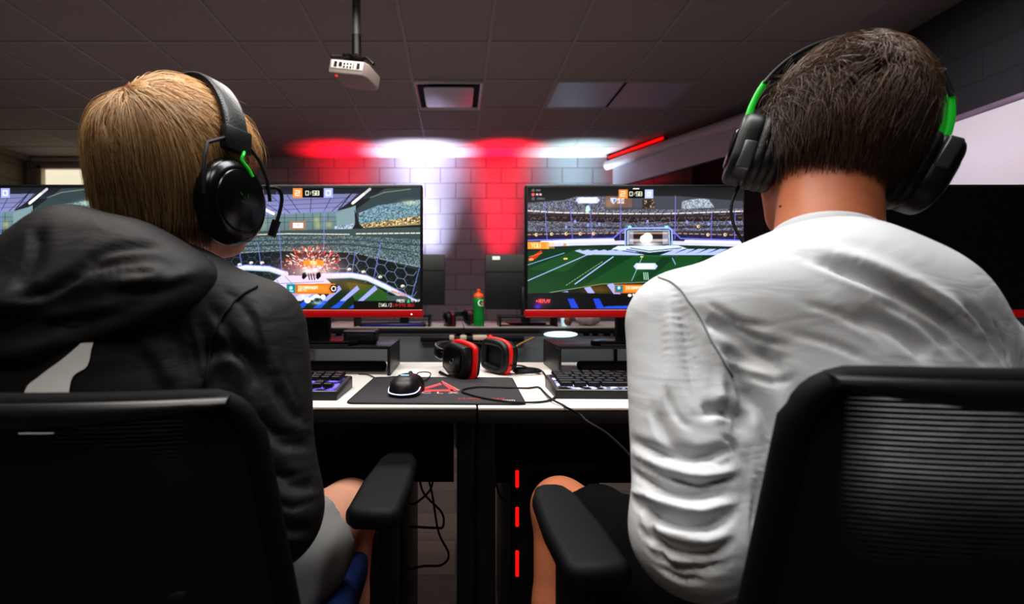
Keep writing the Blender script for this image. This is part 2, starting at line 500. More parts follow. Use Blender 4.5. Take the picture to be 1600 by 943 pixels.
# ceiling projector
pc = P(557, 118, 2.8)
t = thing('projector', 'white video projector hanging upside down from the ceiling on a black pole', 'projector', tuple(pc))
R = Matrix.Scale(.9, 4) @ Matrix.Rotation(math.radians(-12), 4, 'Z') @ Matrix.Rotation(math.radians(11), 4, 'Y') @ Matrix.Rotation(math.radians(3), 4, 'X')
M_proj = mat('projector_shell', (150, 136, 132), 0.5, var=.05)
mb = MB(); mb.prism([(-.125, -.13), (.105, -.13), (.125, -.09), (.12, .10), (.07, .14), (-.09, .14), (-.125, .11)], -.045, .045, .012, R, 3)
body = obj('projector_body', mb, M_proj, t)
mb = MB()
mb.box(-.115, .1, -.1335, -.128, -.012, .036, .002, M=R)
back = obj('connector_panel', mb, mat('panel_white', (240, 238, 230), .5, emis=(230, 230, 220), estr=.12), t)
mb = MB()
for x0, x1, z0, z1 in ((-.095, -.075, -.004, .03), (-.062, -.04, .0, .028), (-.03, -.018, .012, .026), (-.03, -.018, -.006, .006), (-.008, .004, .014, .026), (-.008, .004, -.006, .006), (.014, .026, .014, .026), (.014, .026, -.006, .006), (.036, .042, -.004, .028), (.06, .082, -.006, .03)):
    mb.box(x0, x1, -.1355, -.132, z0, z1, .0, M=R)
obj('socket', mb, M_blackm, back)
obj('indicator_light', MB().ell(R @ Vector((-.085, -.1, -.047)), (.006, .006, .004), 10), mat('red_led', (255, 60, 40), .3, emis=(255, 30, 20), estr=3), t)
mb = MB(); mb.lathe([(.03, 0), (.034, .014), (.03, .03)], 24, R @ Matrix.Translation((.06, .14, 0)) @ Matrix.Rotation(-PI / 2, 4, 'X'))
obj('lens', mb, M_gloss, t)
mb = MB()
for ex, ey in ((-.13, -.07), (-.15, .0), (-.10, .10), (.07, .08), (.11, -.05), (.02, -.11), (-.05, -.11)):
    mb.tube([(0, 0, .095), (ex * .6, ey * .6, .090), (ex, ey, .058 - ex * .15)], .0095, 8)
mb.lathe([(.04, .08), (.045, .09), (.03, .11)], 20)
obj('mount_arm', mb, M_black, t)
mb = MB(); mb.lathe([(.027, .1), (.027, .235)], 20); obj('pole_collar', mb, M_black, t)
mb = MB(); mb.lathe([(.024, .23), (.024, CEIL - pc.z - .02), (.06, CEIL - pc.z - .015), (.06, CEIL - pc.z)], 24)
obj('pole', mb, mat('pole_grey', (96, 96, 96), .5, metal=.5), t)

# ------------------------------------------------------------------ lights and camera
def area(name, loc, rot, sx, sy, power, color, spread=180):
    l = bpy.data.lights.new(name, 'AREA'); l.shape = 'RECTANGLE'; l.size = sx; l.size_y = sy; l.energy = power; l.color = color; l.spread = math.radians(spread)
    o = bpy.data.objects.new(name, l); COL.objects.link(o); o.location = loc; o.rotation_euler = rot; return o
def spot(name, loc, target, power, color, size, blend=.8, rad=.05):
    l = bpy.data.lights.new(name, 'SPOT'); l.energy = power; l.color = color; l.spot_size = math.radians(size); l.spot_blend = blend; l.shadow_soft_size = rad
    o = bpy.data.objects.new(name, l); COL.objects.link(o); o.location = loc
    o.rotation_euler = (Vector(target) - Vector(loc)).to_track_quat('-Z', 'Y').to_euler(); return o
KEY = 1.0
area('overhead_light', (-.75, .75, 2.72), (0, 0, 0), 1.2, .6, 27 * KEY, (1.0, .95, .9))
area('overhead_light', (.50, .70, 2.72), (0, 0, 0), 1.2, .6, 31 * KEY, (.97, .98, 1.0))
area('ceiling_fill', (-1.4, 3.6, 1.25), (PI, 0, 0), 5.5, 2.6, 10, (1.0, .86, .82))  # added upward-facing fill, lifts the ceiling with ambient light
area('ceiling_fill', (-.6, -.9, 1.9), (PI, 0, 0), 4, 1.6, 3.4, (1.0, .9, .85))  # second added ceiling fill, unseen behind the camera
area('overhead_light', (1.9, 2.6, 2.72), (0, math.radians(-35), 0), .6, 1.2, 26, (1.0, .95, 1.0), 120)  # added light, tilted to brighten the whiteboard
area('overhead_light', (-.4, -.55, 2.72), (0, 0, 0), 1.2, .6, 20, (1.0, .96, .92))
area('overhead_light', (-.2, 2.25, 2.72), (0, 0, 0), 1.2, .6, 24, (1.0, .95, .9), 140)  # added light to brighten the floor between the desk rows
WASH = .3
for px, c, pw, wd in ((545, (1, .004, .03), 44, .40), (660, (.66, .70, 1), 105, .55), (782, (1, .004, .03), 66, .30), (892, (.55, .86, 1), 46, .50), (985, (1, .01, .05), 12, .3)):
    x = (px - 712) / F * WALLY
    area('wall_washer', (x, 6.10, .7), (math.radians(180 - .7), 0, 0), wd, .06, pw * WASH, c, 34)
wl = bpy.data.worlds.new('World'); SC.world = wl; wl.use_nodes = True
wl.node_tree.nodes['Background'].inputs[0].default_value = (.02, .018, .018, 1); wl.node_tree.nodes['Background'].inputs[1].default_value = 1.0

cam = bpy.data.cameras.new('Camera'); co = bpy.data.objects.new('Camera', cam); COL.objects.link(co)
cam.sensor_width = 36; cam.lens = F / 1600 * 36; cam.shift_x = .055; cam.shift_y = -11.5 / 1600
co.location = (0, 0, CAMZ); co.rotation_euler = (PI / 2, 0, 0); cam.clip_start = .02
cam.dof.use_dof = True; cam.dof.focus_distance = .95; cam.dof.aperture_fstop = 3.6
SC.camera = co
SC.view_settings.view_transform = 'Standard'
try: SC.view_settings.look = 'Medium High Contrast'
except Exception as ex: print(ex)
# ================================================================== SCREEN PICTURES
GLY = {
 '0': ['0,0 2,0 2,4 0,4 0,0'], '1': ['.5,3 1,4 1,0'], '2': ['0,4 2,4 2,2 0,2 0,0 2,0'], '5': ['2,4 0,4 0,2 2,2 2,0 0,0'], '8': ['0,0 2,0 2,4 0,4 0,0', '0,2 2,2'],
 ':': ['1,1 1,1.4', '1,2.6 1,3'], 'A': ['0,0 0,3 1,4 2,3 2,0', '0,2 2,2'], 'B': ['0,0 0,4 1.6,4 2,3.4 1.6,2 2,1 1.6,0 0,0', '0,2 1.6,2'], 'C': ['2,4 0,4 0,0 2,0'],
 'D': ['0,0 0,4 1.4,4 2,3 2,1 1.4,0 0,0'], 'E': ['2,4 0,4 0,0 2,0', '0,2 1.6,2'], 'G': ['2,4 0,4 0,0 2,0 2,2 1,2'], 'H': ['0,0 0,4', '2,0 2,4', '0,2 2,2'], 'I': ['1,0 1,4'],
 'K': ['0,0 0,4', '2,4 0,2 2,0'], 'L': ['0,4 0,0 2,0'], 'M': ['0,0 0,4 1,2 2,4 2,0'], 'N': ['0,0 0,4 2,0 2,4'], 'O': ['0,0 2,0 2,4 0,4 0,0'], 'P': ['0,0 0,4 2,4 2,2 0,2'],
 'R': ['0,0 0,4 2,4 2,2 0,2', '1,2 2,0'], 'S': ['2,4 0,4 0,2 2,2 2,0 0,0'], 'T': ['1,0 1,4', '0,4 2,4'], 'U': ['0,4 0,0 2,0 2,4'], 'W': ['0,4 .4,0 1,2.4 1.6,0 2,4'],
 'X': ['0,0 2,4', '0,4 2,0'], 'Y': ['0,4 1,2 2,4', '1,2 1,0'], 'Q': ['0,0 2,0 2,4 0,4 0,0', '1.2,1 2.2,-.4'], '[': ['1.4,4.4 .6,4.4 .6,-.4 1.4,-.4'], ']': ['.6,4.4 1.4,4.4 1.4,-.4 .6,-.4'], '-': ['.4,2 1.6,2'], ' ': []}

class Ras:
    def __init__(s, x0, y0, x1, y1, S):
        s.x0, s.y0, s.S = x0, y0, S
        s.W = int(round((x1 - x0) * S)); s.H = int(round((y1 - y0) * S))
        s.a = np.zeros((s.H, s.W, 3)); s.rng = np.random.default_rng(3)
    def _win(s, x0, y0, x1, y1):
        i0 = max(0, int((x0 - s.x0) * s.S) - 1); i1 = min(s.W, int((x1 - s.x0) * s.S) + 2)
        j0 = max(0, int((y0 - s.y0) * s.S) - 1); j1 = min(s.H, int((y1 - s.y0) * s.S) + 2)
        if i1 <= i0 or j1 <= j0: return None
        X, Y = np.meshgrid((np.arange(i0, i1) + .5) / s.S + s.x0, (np.arange(j0, j1) + .5) / s.S + s.y0)
        return (slice(j0, j1), slice(i0, i1)), X, Y
    def put(s, sl, m, c):
        m = m[..., None]; s.a[sl] = s.a[sl] * (1 - m) + np.array(c) * m
    def inside(s, pts, X, Y):
        r = np.zeros(X.shape, bool); n = len(pts)
        for i in range(n):
            (xa, ya), (xb, yb) = pts[i], pts[(i + 1) % n]
            if ya == yb: continue
            r ^= ((Y > ya) != (Y > yb)) & (X < (xb - xa) * (Y - ya) / (yb - ya) + xa)
        return r
    def poly(s, pts, c, al=1.0):
        xs = [p[0] for p in pts]; ys = [p[1] for p in pts]
        w = s._win(min(xs), min(ys), max(xs), max(ys))
        if w: s.put(w[0], s.inside(pts, w[1], w[2]) * al, c)
    def rect(s, x0, y0, x1, y1, c, al=1.0): s.poly([(x0, y0), (x1, y0), (x1, y1), (x0, y1)], c, al)
    def grad(s, pts, ca, cb, vert=True):
        xs = [p[0] for p in pts]; ys = [p[1] for p in pts]
        w = s._win(min(xs), min(ys), max(xs), max(ys))
        if not w: return
        t = (w[2] - min(ys)) / (max(ys) - min(ys)) if vert else (w[1] - min(xs)) / (max(xs) - min(xs))
        t = np.clip(t, 0, 1)[..., None]; m = s.inside(pts, w[1], w[2])[..., None]
        s.a[w[0]] = s.a[w[0]] * (1 - m) + (np.array(ca) * (1 - t) + np.array(cb) * t) * m
    def line(s, pts, wd, c, al=1.0):
        for (xa, ya), (xb, yb) in zip(pts[:-1], pts[1:]):
            w = s._win(min(xa, xb) - wd, min(ya, yb) - wd, max(xa, xb) + wd, max(ya, yb) + wd)
            if not w: continue
            sl, X, Y = w; dx, dy = xb - xa, yb - ya; L = dx * dx + dy * dy + 1e-9
            t = np.clip(((X - xa) * dx + (Y - ya) * dy) / L, 0, 1)
            d = np.hypot(X - xa - t * dx, Y - ya - t * dy)
            s.put(sl, np.clip((wd / 2 - d) * s.S + .5, 0, 1) * al, c)
    def ell(s, cx, cy, rx, ry, c, al=1.0, soft=False):
        k = 2.2 if soft else 1
        w = s._win(cx - rx * k, cy - ry * k, cx + rx * k, cy + ry * k)
        if not w: return
        q = ((w[1] - cx) / rx) ** 2 + ((w[2] - cy) / ry) ** 2
        s.put(w[0], (np.exp(-q) if soft else (q < 1)) * al, c)
    def speck(s, pts, cols, size=1.2, al=1.0, keep=1.0):
        xs = [p[0] for p in pts]; ys = [p[1] for p in pts]
        w = s._win(min(xs), min(ys), max(xs), max(ys))
        if not w: return
        sl, X, Y = w; g = np.random.default_rng(int(abs(xs[0] * 7 + ys[0] * 13)))
        gx = ((X - min(xs)) / size).astype(int); gy = ((Y - min(ys)) / (size * .8)).astype(int)
        T = g.integers(0, len(cols), (gy.max() + 1, gx.max() + 1)); K = g.random((gy.max() + 1, gx.max() + 1)) < keep
        C = np.array(cols, float)[T[gy, gx]]; m = (s.inside(pts, X, Y) & K[gy, gx])[..., None] * al
        s.a[sl] = s.a[sl] * (1 - m) + C * m
    def dash(s, pts, wd, c, on, offl, al=1.0):
        for (xa, ya), (xb, yb) in zip(pts[:-1], pts[1:]):
            L = math.hypot(xb - xa, yb - ya); t = 0
            while t < L:
                u = min(t + on, L)
                s.line([(xa + (xb - xa) * t / L, ya + (yb - ya) * t / L), (xa + (xb - xa) * u / L, ya + (yb - ya) * u / L)], wd, c, al); t = u + offl
    def hexes(s, x0, y0, x1, y1, R, c, wd=.6, al=.8, warp=None):
        j = 0; y = y0
        while y < y1:
            x = x0 + (R * 1.5 if j % 2 else 0)
            while x < x1:
                p = [(x + R * math.cos(PI / 3 * k), y + R * .92 * math.sin(PI / 3 * k)) for k in range(4)]
                if warp: p = [warp(*q) for q in p]
                s.line(p, wd, c, al); x += R * 3
            y += R * .8; j += 1
    def text(s, st, x, y, h, c, wd=.9, asp=.55, gap=.35):
        u = h / 4
        for ch in st:
            for pl in GLY.get(ch, []):
                pp = [tuple(map(float, q.split(','))) for q in pl.split()]
                s.line([(x + px * u * asp * 2, y + h - py * u) for px, py in pp], wd, c)
            x += h * asp + h * gap * .6
        return x
    def out(s):
        a = s.a; H, W = s.H // 2 * 2, s.W // 2 * 2
        a = (a[:H:2, :W:2] + a[1:H:2, :W:2] + a[:H:2, 1:W:2] + a[1:H:2, 1:W:2]) / 4
        v = np.clip(a / 255, 0, 1)
        return np.where(v <= .04045, v / 12.92, ((v + .055) / 1.055) ** 2.4)

def picture_left():
    r = Ras(319, 294, 656, 483, 2.5)
    r.rect(319, 294, 656, 483, (34, 38, 42))
    r.grad([(319, 294), (656, 294), (656, 312), (319, 312)], (30, 33, 40), (52, 56, 66))
    r.grad([(319, 312), (355, 306), (560, 304), (552, 312), (524, 332), (430, 337), (319, 352)], (118, 120, 160), (150, 152, 206))
    for a, b in (((392, 304), (440, 336)), ((420, 304), (452, 334)), ((448, 306), (468, 334)), ((486, 306), (484, 333)), ((520, 304), (505, 332)), ((548, 304), (518, 331)), ((360, 310), (420, 340))): r.line([a, b], .8, (40, 44, 60))
    for yy in (313, 320, 327): r.line([(350, yy + 6), (545, yy - 3)], .6, (60, 62, 84))
    r.line([(556, 294), (524, 334)], 1.4, (26, 28, 34)); r.line([(568, 294), (526, 338)], 1.0, (40, 42, 48))
    r.grad([(405, 338), (524, 331), (552, 324), (556, 362), (405, 364)], (118, 142, 150), (96, 116, 120))
    for x in (418, 430, 444, 462, 474, 488, 500, 512): r.line([(x, 334), (x, 362)], .7, (52, 66, 72))
    for yy in (341, 348): r.line([(405, yy + 1), (524, yy - 1)], .6, (60, 74, 80))
    r.poly([(319, 345), (405, 338), (405, 364), (319, 368)], (86, 100, 104)); r.ell(408, 352, 10, 8, (150, 160, 140), .6, True)
    r.poly([(524, 334), (555, 322), (556, 360), (526, 362)], (126, 150, 156))
    r.speck([(522, 354), (553, 350), (553, 362), (522, 362)], [(190, 205, 220), (140, 160, 180), (90, 110, 130)], 1.2)
    r.rect(452, 346, 477, 360, (150, 120, 96)); r.rect(457, 349, 473, 357, (250, 240, 235))
    r.text('RL', 463, 350.5, 5, (200, 180, 170), .8)
    for q in ((494, 345), (513, 352), (496, 354)): r.ell(q[0], q[1], 5, 5, (176, 180, 120), .7, True)
    r.line([(550, 319), (577, 297)], 4.2, (196, 192, 196)); r.line([(551, 318), (561, 310)], 4.2, (255, 255, 250)); r.line([(563, 308), (567, 305)], 4, (250, 246, 240))
    r.line([(398, 321), (427, 335)], 4.2, (250, 246, 240))
    # right stand with crowd
    r.poly([(556, 328), (600, 296), (656, 294), (656, 350), (558, 354)], (58, 72, 76))
    r.line([(578, 310), (600, 302), (640, 297)], 1.6, (160, 160, 130), .6)
    r.speck([(560, 334), (590, 322), (656, 313), (656, 346), (560, 352)], [(90, 130, 150), (60, 100, 110), (140, 170, 190), (120, 160, 150), (40, 70, 80), (170, 180, 200)], 1.1)
    r.ell(640, 318, 14, 4, (220, 220, 180), .6, True)
    r.poly([(556, 352), (656, 338), (656, 352), (556, 358)], (150, 134, 96)); r.speck([(560, 351), (656, 339), (656, 350), (560, 357)], [(220, 200, 150), (160, 140, 100), (90, 80, 60)], 2.2)
    r.poly([(553, 328), (560, 350), (572, 362), (545, 368), (554, 350)], (30, 36, 38))
    # tiers
    r.grad([(319, 364), (656, 356), (656, 432), (319, 420)], (66, 84, 86), (40, 50, 52))
    for k, yy in enumerate((371, 378, 386, 392)):
        r.speck([(319, yy + 4), (440, yy - 1), (545, yy - 2), (656, yy + 4 + k * 3), (656, yy + 12 + k * 5), (545, yy + 3), (440, yy + 4), (319, yy + 9)], [(84, 104, 108), (110, 134, 138), (56, 72, 76), (150, 172, 176), (46, 58, 60)], 1.1, .85)
    r.dash([(345, 369), (450, 366), (545, 367)], 1.6, (220, 214, 196), 5, 1.6); r.dash([(556, 366), (656, 365)], 1.8, (226, 220, 196), 6, 2.5)
    r.poly([(319, 400), (440, 393), (560, 396), (656, 424), (656, 483), (319, 440)], (24, 32, 34))
    r.dash([(319, 399), (440, 391), (545, 394), (656, 418)], 1.0, (150, 160, 150), 5, 3)
    r.speck([(540, 400), (656, 428), (656, 470), (540, 430)], [(60, 70, 46), (24, 32, 34)], 2.4, .6, .3)
    for yy in (382, 390, 400, 410): r.hexes(335, yy, 440, yy + 1, 6.5, (96, 112, 150), .5, .55)
    r.hexes(520, 388, 650, 446, 10, (150, 166, 206), .8, .85, lambda x, y: (x, y + max(0, x - 540) * .18))
    r.hexes(345, 396, 440, 428, 8, (110, 124, 166), .6, .6)
    for a, b in (((432, 302), (440, 428)), ((506, 322), (505, 398)), ((554, 395), (549, 428)), ((594, 380), (582, 440)), ((654, 420), (642, 464)), ((372, 384), (378, 418)), ((402, 380), (408, 420))): r.line([a, b], 1.3, (120, 138, 224), .8)
    for q in ((374, 414), (392, 411), (409, 411), (545, 421), (567, 425), (593, 433), (628, 447)): r.ell(q[0], q[1], 3.2, 2.4, (226, 220, 206)); r.ell(q[0] + 1, q[1] + 1, 1.4, 1, (150, 130, 110))
    # pitch
    r.poly([(319, 430), (360, 424), (440, 436), (520, 434), (560, 437), (610, 460), (656, 483), (319, 483)], (26, 44, 30))
    r.grad([(540, 441), (585, 446), (622, 470), (640, 483), (560, 483)], (64, 84, 34), (30, 92, 44))
    r.ell(552, 446, 26, 10, (120, 92, 40), .7, True)
    for pts in ([(360, 422), (384, 418), (420, 420), (446, 428)], [(505, 431), (548, 430), (572, 434), (600, 447), (652, 474)]):
        r.line(pts, 8.5, (206, 208, 226)); r.line([(x, y - 3.6) for x, y in pts], 1.2, (120, 140, 255)); r.line([(x, y + 4.6) for x, y in pts], 1.0, (90, 150, 150))
        r.dash([(x, y - 1) for x, y in pts], 3, (250, 250, 250), 9, 5)
    r.poly([(600, 462), (632, 462), (656, 474), (656, 483), (620, 483)], (70, 82, 82)); r.line([(612, 455), (632, 462)], 4, (200, 120, 110), .7)
    r.poly([(420, 444), (440, 430), (505, 432), (520, 446), (470, 470), (444, 470)], (206, 204, 240))
    for a, b in (((432, 438), (440, 452)), ((445, 432), (458, 446)), ((420, 444), (505, 440))): r.line([a, b], .8, (90, 96, 110))
    for x in (384, 396): r.poly([(x, 430), (x + 5, 430), (x + 7, 446), (x + 2, 446)], (160, 164, 240)); r.poly([(x + 22, 452), (x + 28, 450), (x + 40, 470), (x + 32, 470)], (160, 164, 240))
    for k in range(5):
        x = 446 + k * 28
        r.poly([(x, 470), (x + 9, 470), (x + 31, 452), (x + 27, 446)], (160, 164, 246)); r.poly([(x - 14, 481), (x - 1, 481), (x + 10, 470), (x + 1, 470)], (40, 84, 206))
    # burst
    r.ell(490, 424, 44, 17, (255, 214, 224), .75, True); r.ell(486, 408, 40, 22, (214, 120, 110), .38, True)
    g = np.random.default_rng(12); cols = [(236, 96, 70), (255, 150, 120), (206, 60, 66), (255, 220, 200), (255, 120, 60), (190, 60, 90), (255, 240, 226)]
    for k in range(330):
        a = g.uniform(-PI * 1.0, 0) + g.normal() * .1; d = g.uniform(4, 48) * (.8 + .2 * g.random()); x = 488 + math.cos(a) * d; y = 420 + math.sin(a) * d * .82
        L = g.uniform(.8, 4); c = cols[g.integers(0, 7)]
        r.line([(x, y), (x + math.cos(a) * L + g.normal() * .5, y + math.sin(a) * L)], g.uniform(.7, 1.8), c, .95)
    for k in range(60): r.ell(488 + g.normal() * 16, 416 + g.normal() * 9, .9, .9, (255, 236, 220))
    r.poly([(472, 410), (476, 407), (503, 407), (506, 411), (503, 415), (476, 415)], (244, 150, 50)); r.text('YOU', 484, 408.6, 4.6, (255, 240, 210), 1.0)
    for x in (475, 497): r.poly([(x - 3, 427), (x + 2, 425), (x + 4, 432), (x - 1, 437), (x - 4, 434)], (14, 14, 18))
    for x in (481, 485, 489): r.line([(x, 428), (x + 2, 437)], 1.6, (30, 30, 40))
    for q in ((480, 424, 7, 4), (492, 422, 5, 4)): r.ell(*q, (255, 246, 246), .9, True)
    # name plate
    r.poly([(448, 444), (523, 443), (525, 451), (520, 459), (448, 459)], (226, 120, 30)); r.rect(463, 446, 512, 456, (240, 142, 52)); r.rect(463, 446, 464, 457, (60, 30, 10))
    r.rect(447.5, 444, 461, 458, (34, 132, 146)); r.ell(454, 450, 2.6, 3, (190, 236, 236)); r.rect(450, 454, 458, 456, (170, 220, 224))
    r.text('[DD]BRRANGRT', 465, 447.4, 4.2, (255, 236, 214), .75, .5, .22); r.text('DEMOLITION', 465, 453, 2.0, (255, 230, 200), .45, .5, .3)
    r.poly([(514, 451), (517, 445), (524, 445), (527, 451), (524, 457), (517, 457)], (36, 20, 12)); r.ell(520.5, 451, 4.2, 4.2, (236, 226, 220)); r.ell(520.5, 451, 2.5, 2.5, (30, 18, 12))
    for q in ((473, 463, 2.6, 3), (480, 469, 5, 4.5), (494, 464, 6, 4), (504, 464, 4, 4), (488, 466, 4, 3)): r.ell(*q, (240, 250, 246))
    r.ell(495, 470, 6, 5, (60, 90, 90)); r.ell(495, 470, 3, 3, (20, 30, 34)); r.ell(495, 473, 9, 3, (200, 230, 230), .6, True)
    r.grad([(552, 470), (656, 470), (656, 483), (552, 483)], (16, 18, 18), (22, 14, 14))
    r.text('PRESS', 619, 468.2, 3.6, (236, 240, 236), .7, .55, .25); r.poly([(634, 472.6), (640, 472.6), (637, 467)], (30, 190, 130)); r.text('TO SKIP', 641, 468.2, 3.2, (236, 240, 236), .65, .5, .2)
    r.text('[SWGLI]', 590.5, 474, 4.6, (226, 220, 206), .75, .5, .24); r.text('CLIN-STYLE GOLDI', 611, 474.4, 4.0, (196, 50, 46), .7, .45, .2)
    # score
    r.rect(457, 296, 519, 310, (14, 14, 20)); r.rect(457, 295.5, 472, 310.5, (240, 142, 70)); r.rect(505, 295.5, 519.5, 310.5, (166, 172, 240))
    r.text('2', 461, 299.5, 7, (255, 236, 220), 1.5, .9); r.text('0:58', 477, 300, 6, (236, 240, 206), 1.3, .72, .3); r.text('0', 509, 299.5, 7, (240, 240, 255), 1.5, .9)
    return r.out()

def picture_right():
    r = Ras(823, 290, 1163, 483, 2.5)
    r.rect(823, 290, 1163, 483, (40, 38, 42))
    r.grad([(823, 290), (1163, 290), (1163, 312), (823, 312)], (30, 30, 32), (48, 46, 48))
    tier = [(92, 96, 110), (120, 126, 142), (70, 72, 84), (150, 150, 162), (58, 54, 60)]
    r.poly([(823, 314), (880, 310), (900, 304), (1060, 304), (1163, 312), (1163, 330), (823, 330)], (74, 76, 84))
    r.speck([(823, 315), (880, 311), (900, 305), (945, 305), (945, 330), (823, 328)], tier, 1.2)
    r.speck([(1066, 312), (1092, 308), (1108, 309), (1118, 322), (1065, 325)], [(170, 180, 196), (120, 130, 150), (200, 206, 216), (100, 110, 110)], 1.2)
    r.poly([(946, 304), (988, 304), (988, 322), (946, 322)], (120, 92, 80)); r.ell(952, 315, 8, 8, (176, 146, 126), .5, True)
    r.poly([(953.5, 307), (958.5, 306.5), (963.5, 307), (963, 312), (958.5, 317), (954, 312)], (196, 206, 230)); r.poly([(958.5, 308), (962, 309), (961, 313), (958.5, 315)], (110, 130, 170))
    r.text('ROCKET', 964.5, 308, 3, (250, 240, 236), .7, .5, .2); r.text('LEAGUE', 964.5, 312.4, 3, (250, 240, 236), .7, .5, .2)
    r.poly([(1004, 310), (1022, 308), (1024, 322), (1004, 324)], (54, 44, 42)); r.speck([(1004, 311), (1022, 309), (1024, 322), (1004, 324)], [(200, 170, 130), (90, 76, 60)], 2.4, .8, .3)
    r.rect(990, 304, 1004, 322, (80, 84, 96))
    r.poly([(823, 326), (960, 332), (1163, 328), (1163, 380), (823, 380)], (58, 52, 60))
    for y0, y1 in ((326, 331), (345, 352), (356, 360)): r.speck([(823, y0 - 4), (960, y0), (1163, y0 - 2), (1163, y1 - 2), (960, y1 + 1), (823, y1)], tier, 1.2, .9)
    r.poly([(823, 334), (960, 338), (1163, 334), (1163, 343), (960, 346), (823, 343)], (46, 36, 38)); r.speck([(823, 335), (960, 339), (1163, 335), (1163, 339), (960, 343), (823, 341)], [(120, 100, 80), (70, 56, 52)], 2.4, .7, .5)
    r.dash([(823, 327), (870, 330), (960, 332), (1040, 332), (1163, 328)], 1.8, (240, 222, 206), 8, 3)
    r.dash([(823, 365), (900, 363), (980, 362), (1060, 363), (1163, 366)], 1.4, (190, 160, 140), 5, 4)
    for yy in (322, 334, 346, 358): r.hexes(900, yy + 4, 1160, yy + 5, 8.5, (130, 140, 196), .7, .75)
    r.poly([(823, 367), (960, 364), (1163, 366), (1163, 376), (823, 374)], (30, 26, 66), .6)
    for x, y0 in ((850, 314), (890, 312), (921, 316), (970, 306), (1056, 304), (1113, 330), (1150, 332)): r.line([(x, y0), (x + 4 if x < 960 else x - 1, 372)], 1.3, (120, 126, 220), .85)
    for q in ((837, 365), (861, 364), (884, 363.5), (906, 363.5), (927, 363.5), (1092, 352), (1107, 365), (1134, 365)): r.ell(q[0], q[1], 2.6, 2.6, (240, 206, 160)); r.ell(q[0] + .8, q[1], 1, 1, (70, 50, 40))
    for q in ((898, 344), (884, 353), (936, 348), (1012, 344), (1074, 345), (1108, 348), (1142, 346), (918, 350)): r.ell(q[0], q[1], 2, 2.6, (150, 160, 236), .9)
    pts = [(823, 374), (900, 372), (958, 370.5), (976, 355), (1046, 353), (1064, 371), (1163, 374)]; r.line(pts, 1.8, (120, 130, 250))
    r.line([(823, 382), (900, 379), (970, 377.5), (1050, 378), (1163, 381)], 6.5, (206, 210, 236)); r.dash([(845, 377), (900, 374.5), (958, 373.5)], 4, (250, 244, 250), 16, 2.5); r.dash([(1072, 375), (1163, 377)], 4, (250, 234, 236), 14, 2.5)
    # pitch
    r.grad([(823, 392), (900, 384), (1010, 382), (1100, 384), (1163, 388), (1163, 440), (1000, 441), (823, 460)], (18, 56, 34), (26, 70, 36))
    for a, b, c in (((823, 420), (905, 386), (930, 386)), ((905, 450), (990, 398), (1040, 398)), ((1010, 441), (1060, 396), (1100, 396))): r.poly([a, b, c, (a[0] + 60, a[1] + 4)], (36, 92, 44), .55)
    # goal and chevrons
    r.poly([(978, 357), (1049, 357), (1049, 382), (978, 382)], (46, 36, 40)); r.rect(984, 361, 1044, 364, (220, 190, 160), .7); r.rect(984, 372, 1044, 376, (206, 200, 190), .8); r.rect(980, 360, 990, 380, (206, 206, 226), .6); r.rect(1036, 360, 1046, 380, (206, 206, 226), .6)
    r.line([(977, 381), (977, 358), (982, 354.5), (1046, 354.5), (1050, 358), (1051, 381)], 2.4, (150, 176, 250)); r.line([(981, 381), (981, 359), (1046, 358.5), (1047, 381)], 1.2, (190, 226, 250))
    r.ell(1012, 370, 8, 8, (255, 252, 240)); r.ell(1005, 372, 5, 6, (255, 246, 226)); r.ell(1012, 380, 22, 4, (255, 255, 255), .9, True)
    for q in ((984, 352.5), (1042, 352.5)): r.ell(q[0], q[1], 3, 1.8, (150, 240, 220))
    r.poly([(965, 383), (1060, 382), (1075, 387), (1015, 394), (955, 388)], (210, 224, 246))
    for k in range(7):
        x = 897 + k * 13; r.poly([(x, 390.5), (x + 8, 388.5), (x + 32, 397), (x + 20, 397.5)], (176, 188, 242))
    for k in range(3): r.line([(985 - k * 6, 386 + k * 2.2), (1015, 391 + k * 3), (1065 + k * 6, 386 + k * 2.2)], 1.2, (18, 34, 50))
    for k in range(6):
        x = 1038 + k * 17; r.poly([(x + 20, 387.5), (x + 32, 387.5), (x + 12, 397), (x - 6, 397)], (176, 188, 242))
    r.line([(925, 397), (1060, 399)], 1.2, (50, 110, 60))
    r.line([(823, 413), (881, 394)], 1.1, (150, 176, 230)); r.line([(823, 438), (919, 396)], 1.4, (170, 190, 240)); r.line([(898, 443), (958, 400)], 1.7, (180, 196, 250)); r.dash([(884, 445), (942, 407)], 1, (140, 190, 130), 3, 2)
    r.line([(1003, 402), (987, 438)], 1.1, (150, 180, 210)); r.line([(1051, 402), (1056, 412)], 1.2, (170, 190, 240))
    r.ell(1003, 400, 3, 1.2, (230, 196, 110)); r.ell(883, 403, 3.5, 1.6, (240, 196, 120)); r.ell(882, 381, 2.4, 2.4, (206, 150, 90))
    # lower arc
    r.poly([(823, 465), (870, 454), (940, 443), (1010, 440), (1163, 450), (1163, 483), (823, 483)], (22, 36, 24)); r.line([(850, 458), (940, 443), (1010, 440)], 1.2, (140, 160, 130)); r.ell(935, 452, 24, 8, (120, 84, 30), .75, True); r.ell(985, 448, 24, 8, (100, 80, 30), .6, True)
    for x, y in ((876, 456), (912, 449), (948, 444)):
        r.poly([(x, y), (x + 10, y - 2), (x + 24, y + 18), (x + 14, y + 19)], (166, 170, 244))
    r.grad([(823, 458), (880, 456), (1163, 466), (1163, 483), (823, 483)], (18, 20, 20), (12, 12, 20))
    for x in (886, 926): r.poly([(x, 466), (x + 10, 466), (x + 18, 481), (x + 6, 481)], (36, 70, 200))
    r.poly([(928, 482), (950, 478), (990, 477), (1010, 482)], (44, 84, 210))
